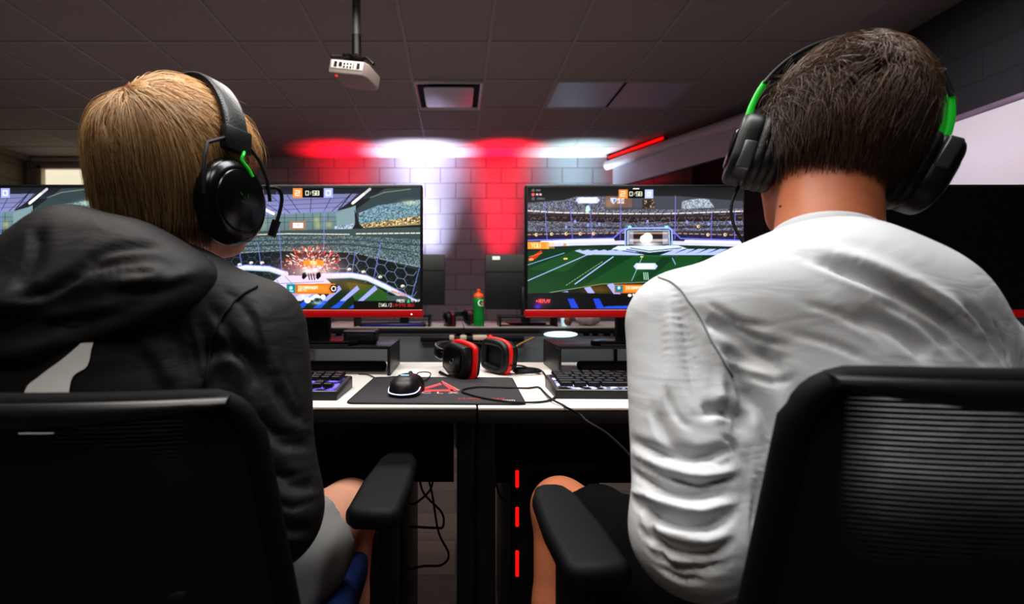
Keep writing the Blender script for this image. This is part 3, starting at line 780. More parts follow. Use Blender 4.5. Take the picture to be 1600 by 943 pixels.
    r.ell(845, 473, 12, 8, (150, 40, 110), .55, True); r.ell(839, 479, 5, 4, (80, 60, 240), .8, True)
    r.text('REPLAY', 841, 467.5, 5, (255, 92, 84), 1.1, .5, .2); r.ell(838, 470, 1.6, 1.6, (255, 90, 90))
    r.rect(823, 376.5, 857, 387.5, (244, 150, 56)); r.rect(853, 377, 866, 387, (244, 190, 130), .5); r.text('YOU', 829, 378.8, 6.4, (255, 226, 170), 1.2, .6)
    r.poly([(824, 404), (832, 398), (845, 389), (846, 394), (836, 403), (826, 408)], (190, 60, 30)); r.ell(829, 404, 4, 2.2, (250, 150, 90)); r.line([(826, 400), (846, 394)], 1.2, (240, 110, 70))
    for cx, cy in ((918, 310.5), (1009, 415)):
        r.poly([(cx - 19, cy), (cx - 15, cy - 5), (cx + 15, cy - 5), (cx + 19, cy), (cx + 15, cy + 5), (cx - 15, cy + 5)], (196, 206, 246)); r.rect(cx - 13, cy - 3.4, cx + 13, cy + 3.4, (244, 248, 255))
        r.text('PLAYER', cx - 11, cy - 2, 4, (206, 214, 240), .6, .55, .25)
    for pts in ([(916, 320), (920, 319), (922, 326), (918, 331), (914, 328)],): r.poly(pts, (190, 240, 210)); 
    for x in (1006, 1009, 1012): r.line([(x, 425), (x + 1, 436)], 1.2, (200, 240, 220))
    r.rect(960, 444, 1056, 457, (226, 112, 34)); r.rect(976, 446, 1040, 455, (240, 142, 58)); r.rect(961, 445, 973, 456, (34, 120, 140)); r.ell(967, 449, 2.4, 2.8, (180, 230, 236)); r.text('[DD]BRRANGRT', 978, 447, 4, (255, 230, 206), .75, .5, .22)
    r.ell(984, 461, 3, 2.4, (230, 244, 244)); r.ell(990, 460, 2, 2, (200, 220, 226))
    for k, (c, al) in enumerate((((110, 100, 96), .9), ((240, 96, 80), 1), ((110, 100, 96), .9))): r.ell(832, 295 + k * 6.6, 2.6, 2.6, c, al); r.text(('RAND', 'ME-ON', 'FEDERALS')[k], 837, 293.6 + k * 6.6, 2.6, ((120, 116, 116), (255, 230, 226), (120, 116, 116))[k], .6, .5, .25)
    r.rect(967, 294, 1019, 307, (14, 14, 20)); r.rect(966.5, 293.5, 981, 307.5, (240, 142, 70)); r.rect(1008, 293.5, 1021, 307.5, (186, 196, 250)); r.rect(989, 291.5, 999, 293, (250, 240, 230))
    r.text('2', 970, 297, 7, (255, 226, 196), 1.4, .9); r.text('0:58', 984, 297.5, 6, (236, 240, 206), 1.2, .68, .25); r.text('0', 1012, 298, 5.6, (240, 240, 255), 1.3, .8)
    return r.out()

M_screen = attr_mat('lit_screen', emit=True, rough=.25)
def screen_mesh(img, w, h, z0):
    H, W, _ = img.shape
    X, Z = np.meshgrid(np.linspace(-w / 2, w / 2, W), np.linspace(z0 + h, z0, H))
    V = np.stack([X.ravel(), np.full(X.size, -.0265), Z.ravel()], 1)
    i = np.arange(W * H).reshape(H, W)
    Q = np.stack([i[1:, :-1], i[1:, 1:], i[:-1, 1:], i[:-1, :-1]], -1).reshape(-1, 4)
    return V, Q, img.reshape(-1, 3)

# ------------------------------------------------------------------ monitors
DZ = .733          # desk top height
RZ = DZ + .079     # riser top height
def monitor(label, x, y, zb, img, group=None):
    """gaming monitor; local origin at its foot on the riser, panel bottom at zb above it"""
    t = thing('gaming_monitor', label, 'monitor', (x, y, RZ), group=group)
    W = .616; H = .352; chin = .021
    mb = MB(); mb.box(-W / 2, W / 2, -.024, .012, zb, zb + H + chin, .006, 3)
    mb.prism([(-.2, -.1), (.2, -.1), (.2, .1), (-.2, .1)], 0, .03, .012, Matrix.Translation((0, .008, zb + .19)) @ Matrix.Rotation(-PI / 2, 4, 'X'))
    hs = obj('housing', mb, M_black, t)
    obj('lower_bezel', MB().box(-W / 2 - .001, W / 2 + .001, -.027, .002, zb - .001, zb + chin - .002, .003), M_red, t)
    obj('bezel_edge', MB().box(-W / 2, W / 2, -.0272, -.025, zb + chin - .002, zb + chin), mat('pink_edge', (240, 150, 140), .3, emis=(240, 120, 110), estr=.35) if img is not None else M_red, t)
    sw, sh = W - .012, H - .012
    if img is not None:
        V, Q, C = screen_mesh(img, sw, sh, zb + chin + .002)
        np_mesh('screen', V, Q, M_screen, t, C, smooth=False)
        obj('power_light', MB().ell((W / 2 - .03, -.028, zb + .008), (.002, .001, .002), 8), mat('white_led', (255, 255, 255), .3, emis=(255, 240, 235), estr=2), t)
    else:
        obj('screen', MB().box(-sw / 2, sw / 2, -.0268, -.0245, zb + chin + .002, zb + chin + .002 + sh), mat('dark_screen', (13, 11, 11), .3), t)
    mb = MB(); mb.box(-.035, .035, .012, .05, 0.008, zb + .24, .008)
    obj('stand_neck', mb, M_black, t)
    mb = MB(); mb.prism([(-.135, -.06), (-.115, -.085), (.115, -.085), (.135, -.06), (.05, .07), (-.05, .07)], 0, .013, .004)
    obj('stand_foot', mb, M_gloss, t)
    return t

ZB = .887 - RZ
SY = 1.33 + .027
IL = picture_left(); IR = picture_right()
MX = [(-190 + 156) / 2, (316 + 660) / 2, (820 + 1166) / 2, (1324 + 1670) / 2]
MX = [(p - 712) / F * 1.33 for p in MX]
m1 = monitor('gaming monitor beside the seated person in black, showing the explosion in a car game', MX[1], SY, ZB, IL)
m2 = monitor('gaming monitor in front of the person in grey, showing a green pitch and goal', MX[2], SY, ZB, IR)
m0 = monitor('far left gaming monitor mostly hidden behind the person in black', MX[0], SY, ZB, IL)
m3 = monitor('switched-off black monitor with a red lower bezel at the right edge', MX[3], SY, ZB, None)
# ================================================================== DESKS
DY0, DY1 = .92, 1.53
M_top = mat('white_laminate', (226, 222, 214), .38, var=.02, vscale=8)
M_panel = mat('modesty_grey', (92, 96, 98), .5, var=.05)
def desk(label, x0, x1, dy=0.0, group=None):
    t = thing('computer_desk', label, 'desk', ((x0 + x1) / 2, (DY0 + DY1) / 2 + dy, 0))
    w = (x1 - x0) / 2 - .0015; hd = (DY1 - DY0) / 2
    obj('desk_top', MB().box(-w, w, -hd, hd, DZ - .006, DZ, .002), M_top, t)
    obj('edge_band', MB().box(-w, w, -hd + .001, hd - .001, DZ - .032, DZ - .006, .002), M_blackm, t)
    obj('modesty_panel', MB().box(-w + .045, w - .045, -hd + .22, -hd + .235, .50, DZ - .032, .002), M_blackm, t)
    for sx in (-1, 1):
        for sy in (-1, 1):
            obj('leg', MB().box(sx * (w - .019) - .018, sx * (w - .019) + .018, sy * (hd - .06) - .018, sy * (hd - .06) + .018, 0, DZ - .032, .003), M_metal, t)
    for sx in (-1, 1): obj('side_rail', MB().box(sx * (w - .02) - .014, sx * (w - .02) + .014, -hd + .05, hd - .05, DZ - .07, DZ - .034), M_metal, t)
    return t
DXS = [-.042 - .873 * 0 - .868, .042, .951]
desk('white-topped desk of the person in black, mouse pad on its right end', -.872, .042)
desk('white-topped desk of the person in grey, black cord trailing over its front', .042, .956, -.006)
desk('white-topped desk at the far left, hidden behind the person in black', -1.786, -.872)
desk('white-topped desk under the switched-off monitor at the right', .956, 1.87)

def riser(label, xc, w=.5):
    t = thing('monitor_riser', label, 'monitor stand', (xc, 1.38, DZ))
    obj('shelf', MB().box(-w / 2, w / 2, -.11, .11, .071, .079, .002), M_metal, t)
    for s in (-1, 1): obj('side_panel', MB().box(s * w / 2 - (.008 if s > 0 else 0), s * w / 2 + (0 if s > 0 else .008), -.11, .11, 0, .071, .001), M_metal, t)
    return t
r1 = riser('black metal riser under the lit monitor at left, a small dark case on it', -.425)
r2 = riser('black metal riser under the lit monitor in front of the person in grey', .525)
r0 = riser('black metal riser at the far left behind the person in black', MX[0])
r3 = riser('black metal riser under the switched-off monitor', MX[3])

# small dark case on the left riser
c = P(562, 539, 1.32)
t = thing('glasses_case', 'small dark rounded case lying on the black riser at left', 'case', (c.x, 1.345, RZ))
mb = MB().rbox((0, 0, .019), (.092, .06, .038), .012, 4); obj('case_body', mb, mat('case_leather', (20, 18, 26), .42), t)
obj('case_lid', MB().rbox((0, 0, .034), (.094, .062, .012), .0058, 3), mat('case_lid', (34, 30, 46), .38), t)

# low bars behind the keyboards
def bar(label, xc, y, w):
    t = thing('wrist_rest', label, 'wrist rest', (xc, y, DZ))
    obj('rest_pad', MB().rbox((0, 0, .013), (w, .05, .026), .011, 4), M_blackm, t)
    obj('rest_base', MB().rbox((0, 0, .002), (w - .01, .046, .004), .001, 1), M_grey, t)
bar('low dark padded bar under the left riser behind the keyboard', -.37, 1.36, .34)
bar('low dark padded bar under the right riser behind the keyboard', .50, 1.36, .30)

# ------------------------------------------------------------------ keyboards
M_key = mat('keycap', (17, 17, 19), .35, var=.05)
def keyboard(label, xc, yc, glow, est, rz=0.0):
    t = thing('mechanical_keyboard', label, 'keyboard', (xc, yc, DZ), (0, 0, rz))
    W, D = .44, .136
    Rk = Matrix.Rotation(math.radians(4), 4, 'X')
    mb = MB(); mb.prism([(-D / 2, 0), (D / 2, 0), (D / 2, .026), (-D / 2, .016)], -W / 2, W / 2, .002, Matrix(((0, 0, 1, 0), (1, 0, 0, 0), (0, 1, 0, 0), (0, 0, 0, 1))))
    obj('keyboard_case', mb, mat('keyboard_case', (34, 34, 34), .4), t)
    T = Matrix.Translation((0, 0, .021)) @ Rk
    obj('top_plate', MB().rbox((0, 0, .001), (W - .004, D - .004, .003), .001, 1, T), mat('steel_plate', (112, 112, 114), .34, metal=.8), t)
    gm = mat('glow_' + str(glow[0]), (20, 20, 24), .5, emis=glow, estr=est)
    # light spills between the caps; the plate under the rows is lit in patches
    nt = gm.node_tree; b = nt.nodes['Principled BSDF']
    if not b.inputs['Emission Strength'].is_linked:
        tc = nt.nodes.new('ShaderNodeTexCoord'); nz = nt.nodes.new('ShaderNodeTexNoise'); nz.inputs['Scale'].default_value = 45
        rp = nt.nodes.new('ShaderNodeMapRange'); rp.inputs[1].default_value = .42; rp.inputs[2].default_value = .62; rp.inputs[4].default_value = est
        nt.links.new(tc.outputs['Object'], nz.inputs['Vector']); nt.links.new(nz.outputs['Fac'], rp.inputs[0]); nt.links.new(rp.outputs[0], b.inputs['Emission Strength'])
    obj('backlight', MB().rbox((0, 0, .0034), (W - .018, D - .016, .002), .0005, 1, T), gm, t)
    u = .0190; px0 = -W / 2 + .011; rows = [
        [1, -1, 1, 1, 1, 1, -.5, 1, 1, 1, 1, -.5, 1, 1, 1, 1, -.25, 1, 1, 1],
        [1] * 13 + [2, -.25, 1, 1, 1], [1.5] + [1] * 12 + [1.5, -.25, 1, 1, 1], [1.75] + [1] * 11 + [2.25],
        [2.25] + [1] * 10 + [2.75, -1.25, 1], [1.25, 1.25, 1.25, 6.25, 1.25, 1.25, 1.25, 1.25, -.25, 1, 1, 1]]
    sc = (W - .022) / (18.25 * u)
    cache = {}
    for k, row in enumerate(rows):
        y = D / 2 - .018 - k * .0198 - (0.0 if k == 0 else .002); x = px0
        for wd in row:
            if wd < 0: x += -wd * u * sc; continue
            w2 = wd * u * sc
            if wd not in cache:
                b = bmesh.new(); bmesh.ops.create_cube(b, size=1)
                for v in b.verts:
                    tp = v.co.z > 0
                    v.co = Vector((v.co.x * (w2 - (.0062 if tp else .0018)), v.co.y * (.0125 if tp else .0172) + (.001 if tp else 0), .0125 if tp else .004))
                bmesh.ops.bevel(b, geom=b.edges[:], offset=.0009, segments=1, affect='EDGES')
                m0 = MB().bm(b); me = bpy.data.meshes.new('key'); me.from_pydata([tuple(v) for v in m0.v], [], m0.f); me.materials.append(M_key); cache[wd] = me
            o = bpy.data.objects.new('key', cache[wd]); COL.objects.link(o); o.parent = t
            o.matrix_local = T @ Matrix.Translation((x + w2 / 2, y, .0035))
            x += w2
    return t
keyboard('black mechanical keyboard with violet backlight beside the person in black', -.462, 1.045, (130, 110, 255), 1.3, math.radians(-1))
keyboard('black mechanical keyboard with pale white backlight by the person in grey', .430, 1.052, (215, 218, 255), 1.8, math.radians(-1.5))

# ------------------------------------------------------------------ mouse pad and mouse
padc = (.0, 1.052)
t = thing('mouse_pad', 'black cloth mouse pad with red printed logo across both desks', 'mouse pad', (-.036, 1.083, DZ), (0, 0, math.radians(-1.5)))
PW, PD = .354, .292
M_pad = mat('pad_cloth', (52, 50, 52), .85, var=.1, vscale=400, bump=.2, bscale=900)
obj('pad_cloth', MB().prism(rrect(PW, PD, .014), .0008, .0036, .001), M_pad, t)
obj('stitched_edge', MB().tube([(x, y, .002) for x, y in rrect(PW, PD, .014)], .0022, 6, closed=True), mat('pad_edge', (12, 12, 13), .7), t)
ZP = .0039
def strokes(polys, wd):
    mb = MB()
    for pl in polys:
        for (a, b) in zip(pl[:-1], pl[1:]):
            a = Vector((a[0], a[1], ZP)); b = Vector((b[0], b[1], ZP)); n = Vector((-(b - a).y, (b - a).x, 0)).normalized() * wd / 2
            mb.add([a + n, a - n, b - n, b + n], [(0, 1, 2, 3)])
    return mb
M_pr = mat('print_red', (205, 62, 66), .7, var=.1); M_pw = mat('print_white', (226, 180, 176), .7, var=.05)
def pp(x, y):  # printed point from the photograph's own layout to pad coordinates
    Y = F * (CAMZ - DZ) / (y - 460); x_, y_ = (x - 712) / F * Y + .036, Y - 1.083
    a = math.radians(1.5); return (x_ * math.cos(a) - y_ * math.sin(a), x_ * math.sin(a) + y_ * math.cos(a))
lg = [pp(690, 597), pp(718, 612), pp(706, 613.5), pp(692, 602)]
mb = MB(); mb.add([(x, y, ZP) for x, y in lg], [(3, 2, 1, 0)])
for q in ([pp(660, 609), pp(688, 600.5), pp(691, 603), pp(664, 611)], [pp(661, 611), pp(706, 610.5), pp(712, 613.5), pp(663, 614)]):
    mb.add([(x, y, ZP) for x, y in q], [(3, 2, 1, 0)])
obj('printed_emblem', mb, M_pr, t, smooth=False)
mb = strokes([[lg[0], lg[1], lg[2]], [pp(660, 609), pp(688, 600.5)]], .0013)
for v in mb.v: v.z += .0002
obj('emblem_outline', mb, M_pw, t, smooth=False)
a = pp(687, 616); mb = text_mb('C L X', .025, Matrix.Translation((a[0], a[1], ZP)) @ Matrix.Scale(1.35, 4, (1, 0, 0)))
obj('printed_name', mb, M_pw, t, smooth=False)
a = pp(752, 625.5); mb = text_mb('CLXGAMING', .0165, Matrix.Translation((a[0], a[1], ZP)) @ Matrix.Scale(1.0, 4, (1, 0, 0))); obj('printed_address', mb, M_pr, t, smooth=False)
a = pp(794, 628); mb = text_mb('.com', .0165, Matrix.Translation((a[0] - .002, a[1] + .001, ZP)) @ Matrix.Scale(1.0, 4, (1, 0, 0))); obj('printed_address_end', mb, mat('print_bright', (250, 232, 230), .7), t, smooth=False)

my = 1.038; mx_ = (635 - 712) / F * 1.02
t = thing('computer_mouse', 'black gaming mouse with a pale light line on the mouse pad', 'mouse', (mx_, my, DZ + .0036), (0, 0, math.radians(-8)))
def mouse_mesh():
    vs = []; fs = []; n = 28; m = 14
    for i in range(n):
        u = i / (n - 1); y = -.062 + .124 * u
        e = math.sqrt(max(0, 1 - (2 * u - 1) ** 4)) if 0 < u < 1 else .02
        w = .033 * e * (1 - .12 * math.exp(-((u - .55) / .16) ** 2) + .04 * math.sin(u * 3))
        h = .039 * (e ** .8) * (.62 + .38 * math.cos((u - .38) * 2.1)) + .001
        for j in range(m):
            a = PI * j / (m - 1)
            ca, sa = math.cos(a), math.sin(a)
            vs.append((w * math.copysign(abs(ca) ** .72, ca), y, .002 + h * (sa ** .8 if sa > 0 else 0)))
    for i in range(n - 1):
        for j in range(m - 1): fs.append((i * m + j, (i + 1) * m + j, (i + 1) * m + j + 1, i * m + j + 1))
        fs.append((i * m, i * m + m - 1, (i + 1) * m + m - 1, (i + 1) * m))
    fs.append(tuple(range(m))); fs.append(tuple((n - 1) * m + j for j in reversed(range(m))))
    return MB().add(vs, fs)
obj('mouse_shell', mouse_mesh(), mat('mouse_rubber', (17, 17, 18), .42), t, angle=60)
pts = [(-.0335, -.02, .016), (-.032, -.036, .011), (-.024, -.053, .0085), (0, -.0632, .0075), (.024, -.053, .0085), (.032, -.036, .011), (.0335, -.02, .016)]
obj('light_strip', MB().tube(spline(pts, 5), .0011, 6), mat('ice_glow', (200, 215, 255), .3, emis=(190, 205, 255), estr=1.6), t)
tri = [(-.0095, .0), (.0095, .0), (0, -.0175)]
M_l = Matrix.Translation((0, -.021, .0412)) @ Matrix.Rotation(math.radians(15), 4, 'X')
obj('triangle_logo', MB().prism(tri, 0, .0012, 0, M_l), mat('logo_glow', (150, 200, 230), .3, emis=(130, 185, 215), estr=.9), t)
mb = MB()
for a, b in (((-.006, -.002), (0, -.013)), ((.006, -.002), (0, -.013)), ((-.003, -.004), (.003, -.004)), ((0, -.004), (0, -.010))):
    mb.tube([M_l @ Vector((a[0], a[1], .0013)), M_l @ Vector((b[0], b[1], .0013))], .0005, 4)
obj('logo_line', mb, mat('logo_dark', (40, 70, 90), .4), t)
mb = MB(); mb.lathe([(.009, -.004), (.011, -.002), (.011, .002), (.009, .004)], 20, Matrix.Translation((0, .03, .031)) @ Matrix.Rotation(PI / 2, 4, 'Y'))
obj('scroll_wheel', mb, M_blackm, t)
mb = MB()
for y0 in (.004, .026): mb.rbox((-.0325, y0 - .01, .022), (.004, .018, .006), .0018, 2)
obj('side_button', mb, M_gloss, t)

def D(px, py, z=0.0):
    """a point lying on the desk"""
    Y = F * (CAMZ - DZ - z) / (py - 460)
    return Vector(((px - 712) / F * Y, Y, DZ + z))
def cord(name, label, cat, pts, r=.0016, m=M_blackm, n=7, k=8, owner=None):
    b = sum(pts, Vector()) / len(pts); b.z = min(p.z for p in pts)
    o = obj(name, MB().tube([p - b for p in spline(pts, k)], r, n), m); o.location = b
    if owner is None: return tag(o, label, cat)
    bpy.context.view_layer.update(); o.parent = owner; o.matrix_parent_inverse = owner.matrix_world.inverted(); return o
mouse = t
cord('mouse_cord', 'thin black mouse cord looped behind the mouse', 'cord', [Vector((mx_ + .012, my + .06, DZ + .010)), D(652, 583, .014), D(668, 581, .014), D(673, 585, .008), D(664, 594, .008), D(655, 592, .011), Vector((mx_ + .03, my + .066, DZ + .012)), D(625, 588.5, .0035), D(604, 589, .003), D(590, 591, .003), D(575, 585, .003), D(560, 584, .003)], .0015, owner=mouse)
# ------------------------------------------------------------------ headsets
def arc_pts(rx, rz, zc, a0, a1, n, y=0.0):
    return [Vector((rx * math.cos(math.radians(a0 + (a1 - a0) * k / n)), y, zc + rz * math.sin(math.radians(a0 + (a1 - a0) * k / n)))) for k in range(n + 1)]
CS_BAND = [(math.copysign(abs(math.cos(a)) ** .6, math.cos(a)), .36 * math.copysign(abs(math.sin(a)) ** .6, math.sin(a))) for a in [2 * PI * k / 14 for k in range(14)]]
def cs_band(w, th):
    # up vector is +y (head forward) so b runs along y and a along the band normal
    return [(th * math.copysign(abs(math.sin(a)) ** .6, math.sin(a)), w * math.copysign(abs(math.cos(a)) ** .6, math.cos(a))) for a in [2 * PI * k / 16 for k in range(16)]]
def sideM(s, x, z, y=0.0, roll=0.0):
    """frame whose z axis points outwards from the head on side s"""
    return Matrix.Translation((s * x, y, z)) @ Matrix.Rotation(math.radians(roll) * s, 4, 'Y') @ Matrix.Rotation(s * PI / 2, 4, 'Y')
M_pad2 = mat('ear_leather', (15, 15, 16), .5, bump=.3, bscale=260)
M_green = mat('bright_green', (40, 205, 60), .35, var=.04, emis=(30, 190, 50), estr=.16)

def headset_studio(label, M):
    """round-cup headset with padded band, thin wire yokes and a boom microphone"""
    t = thing('gaming_headset', label, 'headset'); t.matrix_world = M
    obj('headband', MB().tube(arc_pts(.100, .122, .016, 10, 170, 40), 1.0, cs=cs_band(.019, .0055), up=(0, 1, 0)), mat('band_leather', (26, 27, 28), .4, bump=.2, bscale=300), t)
    obj('band_cushion', MB().tube(arc_pts(.0915, .1125, .016, 18, 162, 40), 1.0, cs=cs_band(.016, .0055), up=(0, 1, 0)), M_blackm, t)
    mb = MB()
    for sy in (-1, 1):
        for q in arc_pts(.1035, .1255, .016, 12, 168, 70, sy * .0165): mb.ell(q, (.0011, .0011, .0011), 5)
    obj('stitching', mb, mat('grey_thread', (120, 120, 116), .6), t)
    for s in (-1, 1):
        mb = MB(); mb.rbox((s * .0995, 0, .027), (.015, .044, .034), .004, 2)
        obj('band_end', mb, M_black, t)
        obj('yoke_rod', MB().tube([(s * .102, -.020, .024), (s * .108, -.050, .006), (s * .112, -.056, -.02), (s * .112, -.056, -.065)], .0026, 8), M_metal, t)
        obj('yoke_rod', MB().tube([(s * .102, .020, .024), (s * .108, .034, .006), (s * .112, .044, -.02), (s * .112, .050, -.05)], .0026, 8), M_metal, t)
        obj('green_wire', MB().tube(spline([(s * .104, .010, .014), (s * .110, .004, .006), (s * .110, .002, -.002), (s * .112, .012, -.013), (s * .113, .018, -.022)], 6), .0023, 8), M_green, t)
        Mx = sideM(s, .078, -.060, 0)
        mb = MB(); mb.lathe([(.001, .0), (.042, 0), (.0475, .006), (.049, .014), (.047, .024), (.042, .031), (.036, .034), (.034, .034), (.033, .0355), (.02, .0395), (.001, .041)], 44, Mx, sx=1.27, sy=1.08)
        cup = obj('ear_cup', mb, M_gloss, t, angle=28)
        mb = MB()
        for dx, dy, a in ((0, 0, 90), (-.006, .005, 70), (.006, .005, 110), (-.004, -.006, 40), (.004, -.006, 140)):
            pts = [Mx @ Vector((-dy * 1.0 + .012 * k * math.sin(math.radians(a)) * .4 - .004, dx + .003 * math.sin(k * 2.2) + .012 * k * math.cos(math.radians(a)) * .4, .0405 - .0006 * k)) for k in range(4)]
            mb.tube(spline(pts, 4), .0009, 5)
        obj('snake_logo', mb, mat('dim_green', (20, 90, 30), .4, emis=(20, 110, 30), estr=.12), cup)
        mb = MB()
        for k in range(6): mb.ell(Mx @ Vector((-.047, -.012 + k * .0048, .0265)), (.0014, .0014, .0014), 6)
        obj('vent_hole', mb, M_blackm, cup)
        pad = [Mx @ Vector((.0385 * math.cos(a), .033 * math.sin(a), -.008)) for a in [2 * PI * k / 32 for k in range(32)]]
        obj('ear_pad', MB().tube(pad, .0135, 12, closed=True), M_pad2, t)
    obj('boom_microphone', MB().tube(spline([(.108, .044, -.03), (.114, .064, -.028), (.112, .072, -.045), (.104, .070, -.078)], 6), .0028, 8), M_blackm, t)
    obj('microphone_tip', MB().tube([(.104, .070, -.074), (.098, .066, -.098)], [.0065, .006], 12), M_black, t)
    return t

def headset_green(label, M):
    """slim band, bright green sliders, oblong cups with ribbed pads"""
    t = thing('gaming_headset', label, 'headset'); t.matrix_world = M
    obj('headband', MB().tube(arc_pts(.111, .114, .022, 21, 159, 36), 1.0, cs=cs_band(.015, .0036), up=(0, 1, 0)), mat('band_grey', (36, 39, 43), .35), t)
    obj('band_cushion', MB().tube(arc_pts(.1065, .109, .022, 30, 150, 36), 1.0, cs=cs_band(.0135, .004), up=(0, 1, 0)), M_blackm, t)
    for s in (-1, 1):
        a0, a1 = (23, -8) if s > 0 else (157, 188)
        mb = MB()
        for yy in (-.0075, .0075): mb.tube(arc_pts(.111, .114, .022, a0, a1, 12, yy), 1.0, cs=cs_band(.004, .0042), up=(0, 1, 0))
        mb.tube(arc_pts(.1095, .1125, .022, a0, a1, 12), 1.0, cs=cs_band(.010, .0018), up=(0, 1, 0))
        obj('green_slider', mb, M_green, t)
        Mx = sideM(s, .087, -.032, .0, 12 if s > 0 else -3)
        mb = MB(); mb.prism([(x, y) for x, y in rrect(.100, .076, .034, 8)], .002, .034, .010, Mx, 4)
        cup = obj('ear_cup', mb, M_black, t)
        mb = MB(); mb.prism(rrect(.054, .046, .016, 6), .033, .038, .003, Mx); obj('cup_plate', mb, M_gloss, cup)
        mb = MB(); mb.rbox((-.018, -.034, .016), (.042, .010, .018), .004, 3, Mx); obj('cup_clip', mb, mat('clip_grey', (88, 92, 96), .28, metal=.4), cup)
        mb = MB()
        for q, rr in ((.0, .0085), (-.010, .009), (-.020, .0085)):
            mb.tube([Mx @ Vector((x, y, q)) for x, y in rrect(.094 - .006, .07 - .004, .03, 8)], rr, 10, closed=True)
        obj('ear_pad', mb, M_pad2, t)
        obj('pad_plate', MB().prism(rrect(.08, .06, .028, 6), -.012, .002, 0, Mx), M_blackm, t)
    return t

def headset_red(label, M, ring=((214, 24, 24), .12)):
    t = thing('gaming_headset', label, 'headset'); t.matrix_world = M
    obj('headband', MB().tube(arc_pts(.082, .125, .03, 8, 172, 40), 1.0, cs=cs_band(.016, .005), up=(0, 1, 0)), M_gloss, t)
    obj('band_cushion', MB().tube(arc_pts(.0755, .1175, .03, 40, 140, 30), 1.0, cs=cs_band(.015, .0045), up=(0, 1, 0)), M_blackm, t)
    for s in (-1, 1):
        obj('yoke_arm', MB().tube([(s * .082, 0, .05), (s * .088, 0, .03), (s * .090, 0, .01)], 1.0, cs=cs_band(.012, .005), up=(0, 1, 0)), M_gloss, t)
        Mx = sideM(s, .060, -.012)
        hexa = [(-.050, -.022), (-.040, -.040), (.022, -.043), (.048, -.030), (.052, .0), (.048, .030), (.022, .043), (-.040, .040), (-.050, .022)]
        mb = MB(); mb.prism(hexa, .004, .034, .010, Mx, 3); cup = obj('ear_cup', mb, M_black, t)
        mb = MB(); mb.prism([(x * .72, y * .72) for x, y in hexa], .0335, .0375, .003, Mx); obj('cup_plate', mb, M_gloss, cup)
        mb = MB(); mb.tube([Mx @ Vector((.008 * math.cos(a), .008 * math.sin(a), .038)) for a in [math.radians(30 + 25 * k) for k in range(9)]], .0009, 6); obj('cup_logo', mb, mat('logo_grey', (120, 120, 124), .3), cup)
        mb = MB(); mb.tube([Mx @ Vector((x * .98, y * .98, .0)) for x, y in spline_xy(hexa)], .0075, 10, closed=True); obj('red_ring', mb, mat('pad_red_%d' % ring[0][0], ring[0], .45, emis=(200, 10, 10), estr=ring[1]), t)
        mb = MB(); mb.tube([Mx @ Vector((x * .84, y * .84, -.010)) for x, y in spline_xy(hexa)], .0105, 10, closed=True); obj('ear_pad', mb, M_pad2, t)
        obj('pad_plate', MB().prism([(x * .8, y * .8) for x, y in hexa], -.004, .006, 0, Mx), M_blackm, t)
    obj('folded_microphone', MB().tube([(-.075, .03, -.03), (-.082, .05, .02), (-.08, .05, .06)], [.004, .003, .005], 8), M_black, t)
    return t
def spline_xy(poly): return [(p.x, p.y) for p in spline([(x, y, 0) for x, y in poly], 4, True)]

e = Vector((.80, .60, 0)).normalized(); up = Vector((-.6, .8, .10)); up = (up - e * up.dot(e)).normalized(); f = up.cross(e)
M = Matrix((e, f, up)).transposed().to_4x4(); M.translation = Vector((.060, 1.285, DZ + .050))
red = headset_red('black and red headset lying on the white desk behind the mouse pad', M)
cord('headset_cord', 'black headset cord looping over the mouse pad and the desk front', 'cord',
     [D(797, 571, .03), D(815, 571, .022), D(833, 577, .012), D(845, 578, .006), D(852, 586, .003), D(854, 594, .003), D(866, 602, .003), D(872, 612, .003), D(870, 618, .003), D(858, 625, .003), D(836, 628, .003), D(800, 627.5, .0065), D(760, 622, .0065), D(735, 616, .0065), D(722, 611, .0065), D(727, 607, .0065), D(750, 604, .0065), D(785, 605, .0065), D(822, 606, .003), D(841, 604.5, .003), D(850, 612, .003), D(862, 623, .007), D(880, 632.5, .003), D(887, 637, .003), Vector((.238, .905, DZ - .012)), P(918, 658, .86), P(950, 678, .84), P(985, 712, .82), P(1000, 740, .80)], .0021, owner=red)
pts = []
for k in range(46):
    a = k * .62; pts.append(Vector((.195 + .034 * math.cos(a) + .004 * math.sin(k), 1.30 + .02 * math.sin(a) + .003 * math.cos(k * 2.1), DZ + .004 + .009 * (k / 46) + .003 * math.sin(a * .5))))
cord('cord_bundle', 'bundled black cord coil behind the red and black headset', 'cord', pts, .0022, owner=red)


# ------------------------------------------------------------------ under the desks
def tower(label, x0, x1, y0, y1, h, side, dashes):
    t = thing('computer_tower', label, 'computer', ((x0 + x1) / 2, (y0 + y1) / 2, 0))
    w = (x1 - x0) / 2; d = (y1 - y0) / 2
    obj('tower_case', MB().box(-w, w, -d, d, .012, h, .008, 3), M_black, t)
    mb = MB()
    for a in (-1, 1):
        for b in (-1, 1): mb.box(a * (w - .03) - .015, a * (w - .03) + .015, b * (d - .04) - .02, b * (d - .04) + .02, 0, .014)
    obj('foot', mb, M_blackm, t)
    obj('front_panel', MB().box(-w + .012, w - .012, -d - .004, -d + .004, .03, h - .015, .003), M_gloss, t)
    m = mat('red_led_strip', (255, 30, 24), .4, emis=(255, 14, 10), estr=2.2)
    for z0, z1 in dashes:
        obj('light_strip', MB().rbox((side * (w - .014), -d - .004, (z0 + z1) / 2), (.0075, .004, z1 - z0), .002, 2), m, t)
    return t
tower('black computer tower with red light strips under the desk of the person in grey', .128, .335, 1.10, 1.50, .56, -1, ((.505, .545), (.415, .46), (.30, .36), (.14, .19)))
